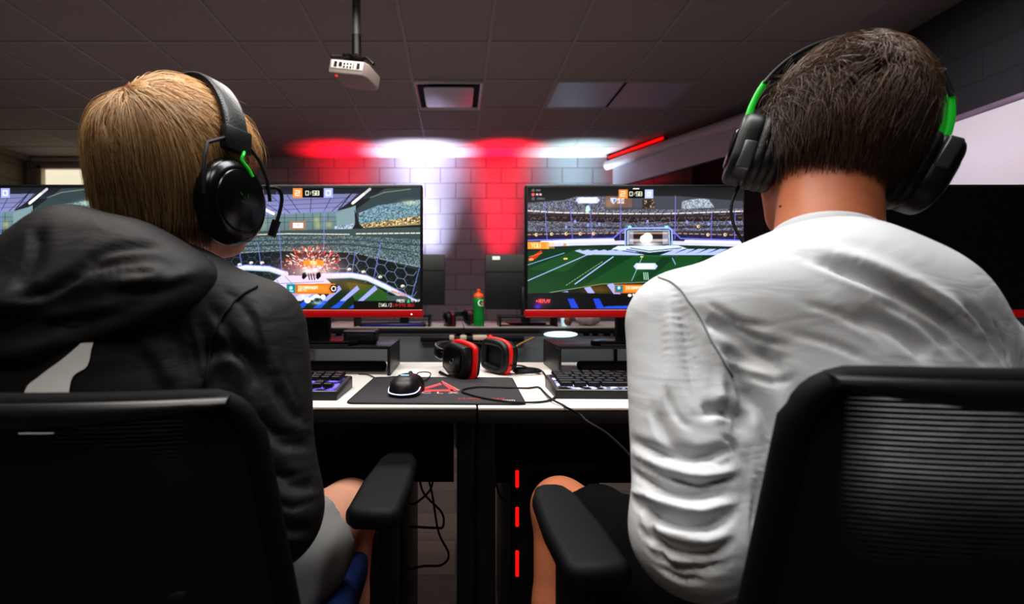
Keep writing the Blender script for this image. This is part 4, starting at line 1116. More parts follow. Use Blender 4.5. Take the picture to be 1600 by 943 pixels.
tower('black computer tower under the desk of the person in black, beside the loose cables', -.315, -.115, 1.02, 1.45, .52, 1, ((.42, .45), (.33, .37)))
for k, pts in enumerate((
    [P(655, 742, 1.30), P(662, 770, 1.25), P(690, 800, 1.2), P(692, 822, 1.16), P(680, 824, 1.12), P(640, 822, 1.1)],
    [P(678, 742, 1.32), P(672, 765, 1.28), P(650, 785, 1.2), P(636, 786, 1.12)],
    [P(668, 742, 1.28), P(676, 775, 1.26), P(685, 830, 1.24), P(701, 865, 1.22), P(690, 882, 1.18), P(660, 884, 1.14), P(630, 892, 1.1)],
    [P(775, 755, 1.25), P(782, 775, 1.22), P(795, 785, 1.16), P(806, 785, 1.12)])):
    cord('power_cable', ('black cable looping in the middle under the desks beside the left tower', 'short black cable hanging nearest the left tower under the desk', 'longest black cable under the desks, drooping almost to the floor', 'thin black cable hanging beside the red-lit tower')[k], 'cable', pts, .0028)

# ------------------------------------------------------------------ back row of desks
BY0, BY1, BZ = 2.86, 3.5, .755
def back_desk(label, x0, x1):
    t = thing('computer_desk', label, 'desk', ((x0 + x1) / 2, (BY0 + BY1) / 2, 0)); w = (x1 - x0) / 2 - .002; hd = (BY1 - BY0) / 2
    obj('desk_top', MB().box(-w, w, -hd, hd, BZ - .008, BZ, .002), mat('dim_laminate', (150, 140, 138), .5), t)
    obj('edge_band', MB().box(-w, w, -hd - .003, hd, BZ - .04, BZ - .007, .002), M_black, t)
    obj('modesty_panel', MB().prism([(x, y) for x, y in rrect(2 * w - .02, .38, .03)], 0, .014, .004, Matrix.Translation((0, -hd + .03, .51)) @ Matrix.Rotation(PI / 2, 4, 'X')), M_panel, t)
    for sx in (-1, 1):
        for sy in (-1, 1): obj('leg', MB().box(sx * (w - .03) - .018, sx * (w - .03) + .018, sy * (hd - .09) - .018, sy * (hd - .09) + .018, 0, BZ - .04), M_metal, t)
    return t
back_desk('grey-fronted desk of the back row, green bottle standing on it', .05 - .0, .97)
back_desk('grey-fronted desk of the back row behind the explosion monitor', -.87, .05)
back_desk('grey-fronted desk of the back row at the far right', .97, 1.89)
def back_monitor(label, xl, xr, ztop, zbot, sticker):
    xc = (xl + xr) / 2; y = 3.2
    t = thing('computer_monitor', label, 'monitor', (xc, y, BZ)); W = xr - xl; h = ztop - zbot; z0 = zbot - BZ
    obj('back_shell', MB().box(-W / 2, W / 2, 0, .035, z0, z0 + h, .008, 2), mat('back_shell', (30, 30, 31), .5), t)
    obj('upper_cover', MB().box(-W / 2 + .002, W / 2 - .002, -.006, .004, z0 + h * .68, z0 + h - .002, .004), mat('upper_cover', (66, 66, 64), .6), t)
    obj('screen', MB().box(-W / 2 + .01, W / 2 - .01, .033, .037, z0 + .015, z0 + h - .01), M_gloss, t)
    obj('stand_neck', MB().box(-.03, .03, -.03, 0.0, .008, z0 + .15, .006), M_black, t)
    obj('stand_foot', MB().box(-.12, .12, -.11, .1, 0, .012, .005), M_black, t)
    if sticker: obj('sticker', MB().rbox((-W / 2 + .074, -.0065, z0 + h - .026), (.052, .002, .024), .0009, 1), mat('sticker_white', (240, 240, 230), .5, emis=(230, 230, 220), estr=.25), t)
    return t
zt = CAMZ - (397 - 460) / F * 3.2; zb = CAMZ - (476 - 460) / F * 3.2
back_monitor('dark monitor of the back row seen past the explosion screen', (695 - 712) / F * 3.2 - .54, (695 - 712) / F * 3.2, zt, zb, False)
back_monitor('dark monitor back with a white sticker beside the green bottle', (758 - 712) / F * 3.2, (758 - 712) / F * 3.2 + .54, zt, zb - .03, True)

def back_riser(label, x0, x1, zz):
    t = thing('monitor_riser', label, 'monitor stand', ((x0 + x1) / 2, 2.98, BZ)); w = (x1 - x0) / 2
    obj('shelf', MB().box(-w, w, -.09, .09, zz - .012, zz, .002), M_metal, t)
    for s in (-1, 1): obj('side_panel', MB().box(s * w - (.012 if s > 0 else 0), s * w + (0 if s > 0 else .012), -.09, .09, 0, zz - .012), M_metal, t)
back_riser('low black riser on the back row left of the bottle', -.62, (672 - 712) / F * 2.9, .07)
back_riser('low black riser on the back row under the sticker monitor', (780 - 712) / F * 2.9, .62, .065)
t = thing('glowing_keyboard', 'dark keyboard glowing blue on the back row desk', 'keyboard', (-.385, 2.93, BZ))
obj('keyboard_case', MB().rbox((0, 0, .01), (.40, .10, .02), .004, 2), M_black, t)
obj('key_field', MB().rbox((0, -.045, .012), (.36, .014, .010), .003, 1), mat('blue_glow', (10, 14, 60), .4, emis=(16, 24, 140), estr=.5), t)

# green sports bottle
bx = (748 - 712) / F * 2.93
t = thing('sports_bottle', 'green squeeze bottle with an orange cap on the back row desk', 'bottle', (bx, 2.93, BZ))
M_bot = mat('bottle_green', (18, 128, 52), .35, var=.1, vscale=20)
obj('bottle_body', MB().lathe([(.001, 0), (.032, 0), (.0345, .006), (.0345, .06), (.032, .085), (.032, .105), (.0345, .125), (.0345, .165), (.030, .177), (.027, .181), (.001, .181)], 36), M_bot, t)
mb = MB(); mb.lathe([(.001, .178), (.031, .178), (.032, .184), (.028, .196), (.016, .204), (.010, .207), (.009, .216), (.012, .220), (.011, .228), (.001, .230)], 30)
obj('cap', mb, mat('cap_orange', (236, 84, 26), .4, emis=(220, 60, 10), estr=.15), t)
def wrap(mb, R=.0352):
    for v in mb.v:
        a = v.x / R; dz = v.z
        v.x, v.y = (R + dz) * math.sin(a), -(R + dz) * math.cos(a); 
    return mb
m0 = text_mb('G', .058, Matrix.Translation((.012, .142, 0)), .0004)
b = MB(); b.v = [Vector((v.x, v.z, v.y)) for v in m0.v]; b.f = m0.f
for v in b.v:
    a = v.x / .0350; R_ = .0350 + v.y; zz = v.z
    v.x, v.y, v.z = R_ * math.sin(a), -R_ * math.cos(a), zz
obj('letter_logo', b, mat('logo_white', (240, 244, 240), .4, emis=(220, 225, 220), estr=.25), t, smooth=False)
bolt = [(.014, .158), (.023, .158), (.018, .143), (.024, .143), (.010, .112), (.014, .134), (.009, .134)]
mb = MB(); vs = []
for x, z in bolt:
    a = (x + .010) / .0350; vs.append((.0358 * math.sin(a), -.0358 * math.cos(a), z))
mb.add(vs, [tuple(range(len(vs)))]); obj('bolt_logo', mb, mat('bolt_orange', (240, 120, 40), .4), t, smooth=False)

# clutter on and under the back row
def lump(name, label, cat, c, r, m, seed, sub=3, rough=.25):
    b = bmesh.new(); bmesh.ops.create_icosphere(b, subdivisions=sub, radius=1)
    g = np.random.default_rng(seed); K = g.normal(size=(6, 3)) * 2.6; ph = g.uniform(0, 6, 6)
    for v in b.verts:
        s = sum(math.sin(float(K[i] @ np.array(v.co)) + ph[i]) for i in range(6)) / 6
        v.co = Vector((v.co.x * r[0], v.co.y * r[1], max(v.co.z, -.8) * r[2])) * (1 + rough * s)
    zmin = min(v.co.z for v in b.verts)
    for v in b.verts: v.co.z -= zmin
    o = obj(name, MB().bm(b), m, angle=30); o.location = c; return tag(o, label, cat)
lump('paper_bag', 'crumpled pale bag on the back row desk beneath the pitch monitor', 'bag', (.82, 2.98, BZ), (.075, .05, .045), mat('bag_paper', (150, 128, 126), .8, var=.4, vscale=30), 3)
lump('wooden_box', 'reddish brown rounded box beside the crumpled bag on the back row', 'box', (.69, 2.95, BZ), (.03, .04, .042), mat('box_brown', (108, 58, 44), .6, var=.3, vscale=25), 5, 3, .06)
e = Vector((.9, .3, .1)).normalized(); up = Vector((-.3, .9, .1)); up = (up - e * up.dot(e)).normalized(); f = up.cross(e)
M = Matrix((e, f, up)).transposed().to_4x4(); M.translation = Vector((.02, 2.96, BZ + .052))
h4 = headset_red('dark headset with dull red pads lying on the back row desk left of the bottle', M, ((92, 14, 16), .0))
t = thing('power_strip', 'dark power strip under the front edge of the back row desk', 'power strip', (.10, 2.845, .685))
obj('strip_body', MB().rbox((0, 0, 0), (.62, .03, .034), .006, 2), M_black, t)
M_plug = mat('plug_beige', (206, 190, 170), .5)
for k, (px, w) in enumerate(((706, .03), (724, .04), (750, .085))):
    tt = thing('power_plug', ('small beige plug at the left of the dark power strip', 'middle beige plug on the dark power strip', 'wide beige adapter on the dark power strip')[k], 'plug', ((px - 712) / F * 2.82, 2.818, .695))
    obj('plug_body', MB().rbox((0, 0, 0), (w, .026, .03), .006, 2), M_plug, tt)
    obj('plug_cord', MB().tube(spline([(0, -.012, -.012), (-.01, -.03, -.06), (.02, -.035, -.10), (.04, -.03, -.16)], 5), .003, 7), M_black, tt)
o = obj('red_switch_light', MB().ell((0, 0, 0), (.012, .008, .014), 12), mat('switch_red', (255, 30, 40), .3, emis=(255, 20, 30), estr=1.6)); o.location = ((766 - 712) / F * 2.82, 2.822, .697); tag(o, 'small red glowing switch light on the dark power strip', 'light')
o = obj('glowing_oval', MB().ell((0, 0, 0), (.10, .03, .017), 20), mat('oval_cyan', (230, 250, 250), .3, emis=(205, 245, 245), estr=1.5)); o.location = ((876 - 712) / F * 2.82, 2.82, CAMZ - (522 - 460) / F * 2.82); tag(o, 'long white glowing oval lamp under the edge of the back row desk', 'emitter')  # made-up glowing oval for a bright shape of unidentified origin
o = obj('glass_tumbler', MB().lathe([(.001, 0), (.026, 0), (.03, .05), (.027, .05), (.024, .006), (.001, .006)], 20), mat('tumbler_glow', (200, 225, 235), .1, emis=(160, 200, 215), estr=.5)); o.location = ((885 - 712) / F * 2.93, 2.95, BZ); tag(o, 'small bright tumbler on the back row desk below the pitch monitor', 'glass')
cord('yellow_cable', 'yellowish cable hanging from the edge of the back row desk', 'cable', [P(834, 527, 2.81), P(815, 536, 2.79), P(800, 545, 2.77), P(785, 553, 2.75)], .006, mat('yellow_cable', (150, 110, 50), .5))
# ================================================================== CHAIRS
def mesh_back_mat():
    m = bpy.data.materials.new('chair_mesh'); m.use_nodes = True
    nt = m.node_tree; b = nt.nodes['Principled BSDF']; out = nt.nodes['Material Output']
    b.inputs['Base Color'].default_value = lin((5, 4, 4)); b.inputs['Roughness'].default_value = .7
    tr = nt.nodes.new('ShaderNodeBsdfTransparent'); mx = nt.nodes.new('ShaderNodeMixShader')
    tc = nt.nodes.new('ShaderNodeTexCoord'); sp = nt.nodes.new('ShaderNodeSeparateXYZ'); nt.links.new(tc.outputs['Object'], sp.inputs[0])
    def holes(ax, pitch, lo):
        a = nt.nodes.new('ShaderNodeMath'); a.operation = 'MULTIPLY'; a.inputs[1].default_value = 2 * PI / pitch; nt.links.new(sp.outputs[ax], a.inputs[0])
        s = nt.nodes.new('ShaderNodeMath'); s.operation = 'SINE'; nt.links.new(a.outputs[0], s.inputs[0])
        g = nt.nodes.new('ShaderNodeMath'); g.operation = 'GREATER_THAN'; g.inputs[1].default_value = lo; nt.links.new(s.outputs[0], g.inputs[0]); return g
    h = holes('Z', .0043, .45); v = holes('X', .0021, -.55)
    mu = nt.nodes.new('ShaderNodeMath'); mu.operation = 'MULTIPLY'; nt.links.new(h.outputs[0], mu.inputs[0]); nt.links.new(v.outputs[0], mu.inputs[1])
    m2 = nt.nodes.new('ShaderNodeMath'); m2.operation = 'MULTIPLY'; m2.inputs[1].default_value = .75; nt.links.new(mu.outputs[0], m2.inputs[0])
    mr = nt.nodes.new('ShaderNodeMapRange'); mr.inputs[1].default_value = .735; mr.inputs[2].default_value = .82; nt.links.new(sp.outputs['Z'], mr.inputs[0])  # holes close downwards, standing in for shade behind the mesh
    ab = nt.nodes.new('ShaderNodeMath'); ab.operation = 'ABSOLUTE'; nt.links.new(sp.outputs['X'], ab.inputs[0])
    m3 = nt.nodes.new('ShaderNodeMapRange'); m3.inputs[1].default_value = .165; m3.inputs[2].default_value = .135; nt.links.new(ab.outputs[0], m3.inputs[0])  # and towards the sides, imitating the shadowed gap by the frame
    m4 = nt.nodes.new('ShaderNodeMath'); m4.operation = 'MULTIPLY'; nt.links.new(mr.outputs[0], m4.inputs[0]); nt.links.new(m3.outputs[0], m4.inputs[1]); nt.links.new(m4.outputs[0], m2.inputs[1])
    nt.links.new(m2.outputs[0], mx.inputs[0]); nt.links.new(b.outputs[0], mx.inputs[1]); nt.links.new(tr.outputs[0], mx.inputs[2]); nt.links.new(mx.outputs[0], out.inputs['Surface'])
    return m
M_mesh = mesh_back_mat()
M_arm = mat('arm_rubber', (15, 16, 17), .62, bump=.25, bscale=900, spec=.22)
M_cframe = mat('chair_frame', (8, 8, 8), .7, spec=.2, bump=.3, bscale=500)
def bow(x, z, hw):  # the back wraps forward at its sides
    return .045 * (abs(x) / hw) ** 2.2
def office_chair(label, x, yb, ztop, zarm, xarm, yarm, seatrgb, lean=.02, wt=.205, wb=.268, padk=1.0):
    """yb: depth of the centre of the back rail; local origin on the floor below the rail"""
    t = thing('office_chair', label, 'chair', (x, yb, 0))
    z0, z1 = .55, ztop
    outl = []
    n = 14
    def hw(z): return wb + (wt - wb) * ((z - z0) / (z1 - z0))
    def pt(x_, z): return Vector((x_, bow(x_, z, wb) + lean * (1 - (z - z0) / (z1 - z0)), z))
    r = .035
    loop = []
    for k in range(n + 1): z = z0 + (z1 - r - z0) * k / n; loop.append((hw(z), z))
    for k in range(1, 7): a = PI / 2 * k / 7; loop.append((hw(z1) - r + r * math.cos(a), z1 - r + r * math.sin(a)))
    for k in range(1, 17): loop.append((hw(z1) - r - (2 * (hw(z1) - r)) * k / 17, z1 + 0.0))
    for k in range(1, 7): a = PI / 2 + PI / 2 * k / 7; loop.append((-hw(z1) + r + r * math.cos(a), z1 - r + r * math.sin(a)))
    for k in range(n + 1): z = z1 - r - (z1 - r - z0) * k / n; loop.append((-hw(z), z))
    for k in range(1, 12): loop.append((-wb + 2 * wb * k / 12, z0 - .02 * math.sin(PI * k / 12)))
    fr = obj('back_frame', MB().tube([pt(a, b) for a, b in loop], .0125, 10, closed=True), M_cframe, t)
    # rolled top rail, thicker towards the middle
    rail = []; cs = [(math.cos(a), math.sin(a)) for a in [2 * PI * k / 14 for k in range(14)]]
    mb = MB(); m = 26; prev = None
    for k in range(m + 1):
        u = -1 + 2 * k / m; xx = u * (wt - .012); h = .010 + .013 * (1 - abs(u) ** 1.6)
        ring = []
        for a, b in cs:
            q = pt(xx, z1); ring.append((xx, q.y - .006 + .013 * a, z1 + .006 - h * .62 + h * .62 * b))
        mb.v += [Vector(q) for q in ring]
        if prev is not None:
            for i in range(14): j = (i + 1) % 14; mb.f.append((prev + i, prev + j, prev + 14 + j, prev + 14 + i))
        prev = k * 14
    mb.f.append(tuple(range(14))); mb.f.append(tuple(prev + i for i in range(14)))
    obj('top_rail', mb, mat('rail_vinyl', (20, 21, 21), .36, spec=.7), t)
    mb = MB(); nz, nx = 20, 24
    for i in range(nz + 1):
        z = z0 + (z1 - z0 - .01) * i / nz
        for j in range(nx + 1): mb.v.append(pt(hw(z) * (-1 + 2 * j / nx), z))
    for i in range(nz):
        for j in range(nx): a = i * (nx + 1) + j; mb.f.append((a, a + 1, a + nx + 2, a + nx + 1))
    obj('mesh_panel', mb, M_mesh, t)
    mb = MB(); mb.rbox((0, .018 + lean, z0 + .07), (.30, .03, .075), .012, 3); obj('lumbar_bar', mb, M_black, t)
    mb = MB(); mb.tube(spline([(0, .02 + lean, z0 - .01), (0, .0, z0 - .06), (0, .04, .43), (0, .16, .40)], 6), .024, 10); obj('back_post', mb, M_black, t)
    sy0, sy1 = .07, .53; ym = (sy0 + sy1) / 2
    mb = MB(); mb.prism([(px_, py_ + ym) for px_, py_ in rrect(.50, sy1 - sy0, .09, 7)], .40, .475, .028, None, 4)
    obj('seat', mb, mat('seat_%d' % seatrgb[2], seatrgb, .8, bump=.4, bscale=700), t)
    mb = MB(); mb.prism([(px_, py_ + ym) for px_, py_ in rrect(.40, .36, .06, 5)], .375, .402, .008); obj('seat_pan', mb, M_black, t)
    obj('gas_column', MB().lathe([(.028, .10), (.028, .24), (.018, .245), (.018, .38)], 20, Matrix.Translation((0, ym, 0))), M_metal, t)
    for k in range(5):
        a = 2 * PI * k / 5 + .3; c = Vector((math.cos(a), math.sin(a), 0)); b = Vector((0, ym, 0))
        lg = obj('base_leg', MB().tube([b + c * .02 + Vector((0, 0, .12)), b + c * .17 + Vector((0, 0, .105)), b + c * .30 + Vector((0, 0, .075))], [.027, .022, .016], 8), M_black, t)
        q = b + c * .30
        obj('caster', MB().lathe([(.012, -.022), (.027, -.02), (.028, 0), (.027, .02), (.012, .022)], 18, Matrix.Translation((q.x, q.y, .028)) @ Matrix.Rotation(a + PI / 2, 4, 'Z') @ Matrix.Rotation(PI / 2, 4, 'Y')), M_blackm, lg)
    for s in (-1, 1):
        poly = [(-.040, -.125), (-.028, -.138), (.028, -.138), (.040, -.125), (.042, -.02), (.036, .09), (.026, .122), (.012, .132), (-.012, .132), (-.026, .122), (-.036, .09), (-.042, -.02)]
        mb = MB(); mb.prism([(px_ * (.5 + .5 * padk), py_ * padk) for px_, py_ in poly], -.032, 0, .012, Matrix.Translation((s * xarm, yarm, zarm)) @ Matrix.Rotation(math.radians(-s * 3), 4, 'Z'), 4)
        obj('armrest_pad', mb, M_arm, t, angle=50)
        mb = MB(); mb.rbox((s * xarm, yarm - .01, zarm - .13), (.03, .075, .21), .01, 2); mb.rbox((s * xarm, yarm - .01, zarm - .26), (.024, .06, .16), .008, 2)
        mb.tube([(s * xarm, yarm - .01, .36), (s * (xarm - .05), yarm - .01, .375), (s * .12, ym, .385)], .02, 8)
        obj('armrest_post', mb, M_black, t)
    return t
office_chair('black mesh-back office chair with a blue seat holding the person in black', -.415, .45, .845, .64, .30, .37, (34, 62, 126), wb=.246)
office_chair('black mesh-back office chair holding the person in the grey shirt', .47, .352, .883, .66, .32, .272, (16, 16, 18), wt=.192, wb=.236, padk=.85)

# ================================================================== PEOPLE
def skin_mat(name, c):
    m = mat(name, c, .5, var=.10, vscale=60, bump=.15, bscale=350)
    b = m.node_tree.nodes['Principled BSDF']; b.inputs['Subsurface Weight'].default_value = .08; b.inputs['Subsurface Radius'].default_value = (.01, .004, .002); b.inputs['Subsurface Scale'].default_value = .5
    return m
def V3(*a): return np.array(a, float)
def head_frame(c, yaw, pitch, roll):
    """columns: right, forward, up of the head; yaw turns to the right"""
    return Matrix.Translation(Vector(c)) @ Matrix.Rotation(-math.radians(yaw), 4, 'Z') @ Matrix.Rotation(math.radians(roll), 4, 'Y') @ Matrix.Rotation(-math.radians(pitch), 4, 'X')
def add_head(S, M, R3):
    def w(*p): return np.array(M @ Vector(p))
    S.ell(w(0, -.008, .018), (.076, .097, .096), .02, R3)
    S.ell(w(0, .035, -.045), (.056, .060, .072), .03, R3)
    S.rc(w(-.012, .072, -.098), w(.012, .072, -.098), .02, .02, .03)
    S.rc(w(-.045, .02, -.075), w(-.02, .065, -.098), .018, .018, .03); S.rc(w(.045, .02, -.075), w(.02, .065, -.098), .018, .018, .03)
    S.rc(w(-.03, .078, .020), w(.03, .078, .020), .011, .011, .02)
    S.rc(w(0, .088, .008), w(0, .110, -.030), .008, .0125, .012)
    for s in (-1, 1):
        S.rc(w(s * .010, .100, -.034), w(s * .013, .094, -.036), .008, .006, .008)
        S.ell(w(s * .031, .098, .0), (.015, .010, .009), .012, R3, sub=True)
        S.ell(w(s * .031, .0815, .0), (.0125, .0125, .0125), .003, R3); S.rc(w(s * .022, .0905, .0085), w(s * .041, .0885, .0075), .0042, .0038, .004); S.rc(w(s * .022, .0905, -.0085), w(s * .041, .0885, -.0080), .0036, .0034, .004)
        S.ell(w(s * .079, -.008, -.012), (.010, .020, .032), .008, R3); S.ell(w(s * .088, -.004, -.012), (.006, .012, .020), .006, R3, sub=True)
        S.rc(w(s * .045, .06, -.03), w(s * .03, .075, -.045), .016, .016, .025)
    S.rc(w(-.018, .088, -.062), w(.018, .088, -.062), .006, .006, .008); S.rc(w(-.016, .087, -.073), w(.016, .087, -.073), .007, .007, .008)
    S.rc(w(-.018, .098, -.0675), w(.018, .098, -.0675), .0022, .0022, .004, sub=True)
def add_hand(S, wrist, d, n, side):
    """d: finger direction, n: back-of-hand normal, side: thumb side"""
    d, n, side = [np.array(Vector(v).normalized()) for v in (d, n, side)]
    w = np.array(wrist, float)
    S.rc(w, w + d * .03, .026, .026, .02)
    fl = (.070, .078, .073, .056); off_ = (.030, .010, -.010, -.029)
    for k in range(4):
        kn = w + d * (.088 - .006 * abs(k - 1.3)) + side * off_[k]
        S.rc(w + d * .015 + side * off_[k] * .6, kn, .0145, .0115, .012)
        L = fl[k]; p = kn; ang = 0
        for j, (fr, rr) in enumerate(((.45, .0095), (.31, .0085), (.24, .0078))):
            ang += (.45, .55, .4)[j]
            q = p + (d * math.cos(ang) - n * math.sin(ang)) * L * fr + side * .002 * (1.5 - k)
            S.rc(p, q, rr + .0005, rr - .0005, .004); p = q
    b = w + d * .028 + side * .022 - n * .006; k1 = b + d * .030 + side * .026 - n * .010; k2 = k1 + d * .030 + side * .006 - n * .008; k3 = k2 + d * .022 - side * .004 - n * .006
    S.rc(b, k1, .0155, .0115, .012); S.rc(k1, k2, .0108, .0095, .004); S.rc(k2, k3, .0095, .008, .004)

class Hair: pass
def grow_hair(name, M, parent, n, steps, step, cols, whorl, swirl, lift, grav, keep, wid, mt, seed, jit=.25, skull=((0, -.008, .018), (.079, .100, .099)), stop=None, lenvar=.35, under_shade=1.0):
    g = np.random.default_rng(seed); c = np.array(skull[0]); rad = np.array(skull[1])
    U = g.normal(size=(n * 3, 3)); U /= np.linalg.norm(U, axis=1)[:, None]
    Pt = c + U * rad; U = U[keep(Pt)][:n]; n = len(U); p = c + U * rad
    whd = np.array(whorl) / np.linalg.norm(whorl); wp = c + whd * rad
    ln = step * (1 - lenvar + lenvar * 2 * g.random(n)) ; top = lift[0] + (lift[1] - lift[0]) * g.random(n) ** 1.3
    rj = g.normal(size=(n, 3)) * jit; clump = g.normal(size=(60, 3)) * jit * 1.3
    cent = g.normal(size=(60, 3)); cent /= np.linalg.norm(cent, axis=1)[:, None]
    ci = (U @ cent.T).argmax(1); rj = rj * .6 + clump[ci]
    ej = g.normal(size=(n, 1)) * .005; path = [p - U / rad / np.linalg.norm(U / rad, axis=1)[:, None] * .001]; alive = np.ones(n, bool)
    for k in range(steps):
        q = (p - c) / rad; nr = q / rad; nr /= np.linalg.norm(nr, axis=1)[:, None]
        aw = p - wp; aw -= nr * (aw * nr).sum(1)[:, None]; da = np.linalg.norm(aw, axis=1)[:, None]; aw /= (da + 1e-6)
        sw = np.cross(nr, aw) * swirl * np.exp(-da / .05)
        gw = grav * np.clip(.35 - q[:, 2:3], .0, 1.4) * (k + 1) / steps * 1.6
        gv = np.tile(np.array([[0, 0, -1.0]]), (n, 1))
        t = aw + sw + gv * gw + rj - nr * ((rj * nr).sum(1))[:, None]
        f_ = lift[2] if len(lift) > 2 else 0.0
        t = t + nr * f_ * (1 - k / steps)
        t /= np.linalg.norm(t, axis=1)[:, None]
        p = p + t * ln[:, None]
        L = top[:, None] * min(1, (k + 1) / (steps * .35)); rr = rad + L
        q = (p - c) / rr; m = np.linalg.norm(q, axis=1)[:, None]
        p = np.where((m < 1) , c + q / m * rr, p)
        if stop is not None:
            s_ = stop(p + np.array([[0, 0, 1]]) * ej); alive &= ~s_
        p = np.where(alive[:, None], p, path[-1] + 1e-5)
        path.append(p)
    A = np.stack(path, 1)                       # n, k, 3
    K = A.shape[1]; T = np.gradient(A, axis=1); T /= np.linalg.norm(T, axis=2)[..., None] + 1e-9
    nr = (A - c) / rad ** 2; nr /= np.linalg.norm(nr, axis=2)[..., None]
    B = np.cross(T, nr); B /= np.linalg.norm(B, axis=2)[..., None] + 1e-9; N2 = np.cross(B, T)
    w = wid * (.75 + .5 * g.random(n))[:, None, None] * np.linspace(1, .35, K)[None, :, None]
    R3 = [A + B * w, A - B * w * .5 + N2 * w * .8, A - B * w * .5 - N2 * w * .8]
    V = np.stack(R3, 2).reshape(-1, 3)
    base = (np.arange(n) * K * 3)[:, None, None] + (np.arange(K - 1) * 3)[None, :, None]
    Q = []
    for a in range(3):
        b = (a + 1) % 3
        Q.append(np.stack([base + a, base + b, base + 3 + b, base + 3 + a], -1).reshape(-1, 4))
    Q = np.concatenate(Q)
    cA, cB, cC = [np.array(lin(x)[:3]) for x in cols]
    h = g.random(n)[:, None, None]; tt = np.linspace(0, 1, K)[None, :, None]
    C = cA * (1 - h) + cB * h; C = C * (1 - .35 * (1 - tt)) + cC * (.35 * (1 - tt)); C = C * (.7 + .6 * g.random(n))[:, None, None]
    C = C * np.clip(under_shade + (1 - under_shade) * (A[:, :, 2:3] + .06) / .14, under_shade, 1)  # shade painted into the strand colour, deeper towards the nape
    C = np.repeat(C, 3, axis=1).reshape(-1, 3)
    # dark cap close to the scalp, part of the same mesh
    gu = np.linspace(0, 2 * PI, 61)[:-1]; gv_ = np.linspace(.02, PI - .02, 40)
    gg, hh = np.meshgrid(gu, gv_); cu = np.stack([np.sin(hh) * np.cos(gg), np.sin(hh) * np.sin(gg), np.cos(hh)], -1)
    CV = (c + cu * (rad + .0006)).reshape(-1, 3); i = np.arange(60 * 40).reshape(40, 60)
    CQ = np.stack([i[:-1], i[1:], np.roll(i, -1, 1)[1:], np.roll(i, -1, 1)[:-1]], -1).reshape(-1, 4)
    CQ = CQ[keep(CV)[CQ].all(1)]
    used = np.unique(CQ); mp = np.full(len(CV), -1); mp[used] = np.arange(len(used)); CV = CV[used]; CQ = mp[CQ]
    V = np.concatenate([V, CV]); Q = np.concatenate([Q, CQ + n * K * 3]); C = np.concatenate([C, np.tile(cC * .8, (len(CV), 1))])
    Mn = np.array(M); V = V @ Mn[:3, :3].T + Mn[:3, 3]
    return np_mesh(name, V, Q, mt, parent, C, world=True)
M_hair = attr_mat('hair_strands', rough=.36, spec=.6)

def seam(name, V, Q, pix, r, m, parent):
    N = normals(V, Q); px = 712 + V[:, 0] / V[:, 1] * F; py = 460 - (V[:, 2] - CAMZ) / V[:, 1] * F; face = ((CAMP - V) * N).sum(1) > 0
    P3 = []
    for (x, y, _) in spline([(x, y, 0) for x, y in pix], 7):
        d = np.hypot(px - x, py - y); d[~face] = 1e9; near = np.nonzero(d < d.min() + 1.5)[0]; j = near[np.argmin(V[near, 1])]; P3.append(Vector(V[j] + N[j] * r * .9))
    return obj(name, MB().tube([(P3[max(i - 1, 0)] + P3[i] * 2 + P3[min(i + 1, len(P3) - 1)]) / 4 for i in range(len(P3))], r, 6), m, parent, world=True)
def cloth(name, rgb, rough, wr):
    """woven cloth with soft small creases in the weave"""
    m = mat(name, rgb, rough, var=.04, vscale=8, bump=.08, bscale=1500)
    nt = m.node_tree; b = nt.nodes['Principled BSDF']
    old = b.inputs['Normal'].links[0].from_socket
    tc = nt.nodes.new('ShaderNodeTexCoord'); mp = nt.nodes.new('ShaderNodeMapping'); mp.inputs['Scale'].default_value = (9, 9, 22); mp.inputs['Rotation'].default_value = (.3, .5, .2)
    nz = nt.nodes.new('ShaderNodeTexNoise'); nz.inputs['Scale'].default_value = 1.0; nz.inputs['Detail'].default_value = 2.5; nz.inputs['Distortion'].default_value = 1.2
    nt.links.new(tc.outputs['Object'], mp.inputs[0]); nt.links.new(mp.outputs[0], nz.inputs['Vector'])
    bp = nt.nodes.new('ShaderNodeBump'); bp.inputs['Strength'].default_value = wr; bp.inputs['Distance'].default_value = .02
    nt.links.new(nz.outputs['Fac'], bp.inputs['Height']); nt.links.new(old, bp.inputs['Normal']); nt.links.new(bp.outputs['Normal'], b.inputs['Normal'])
    return m
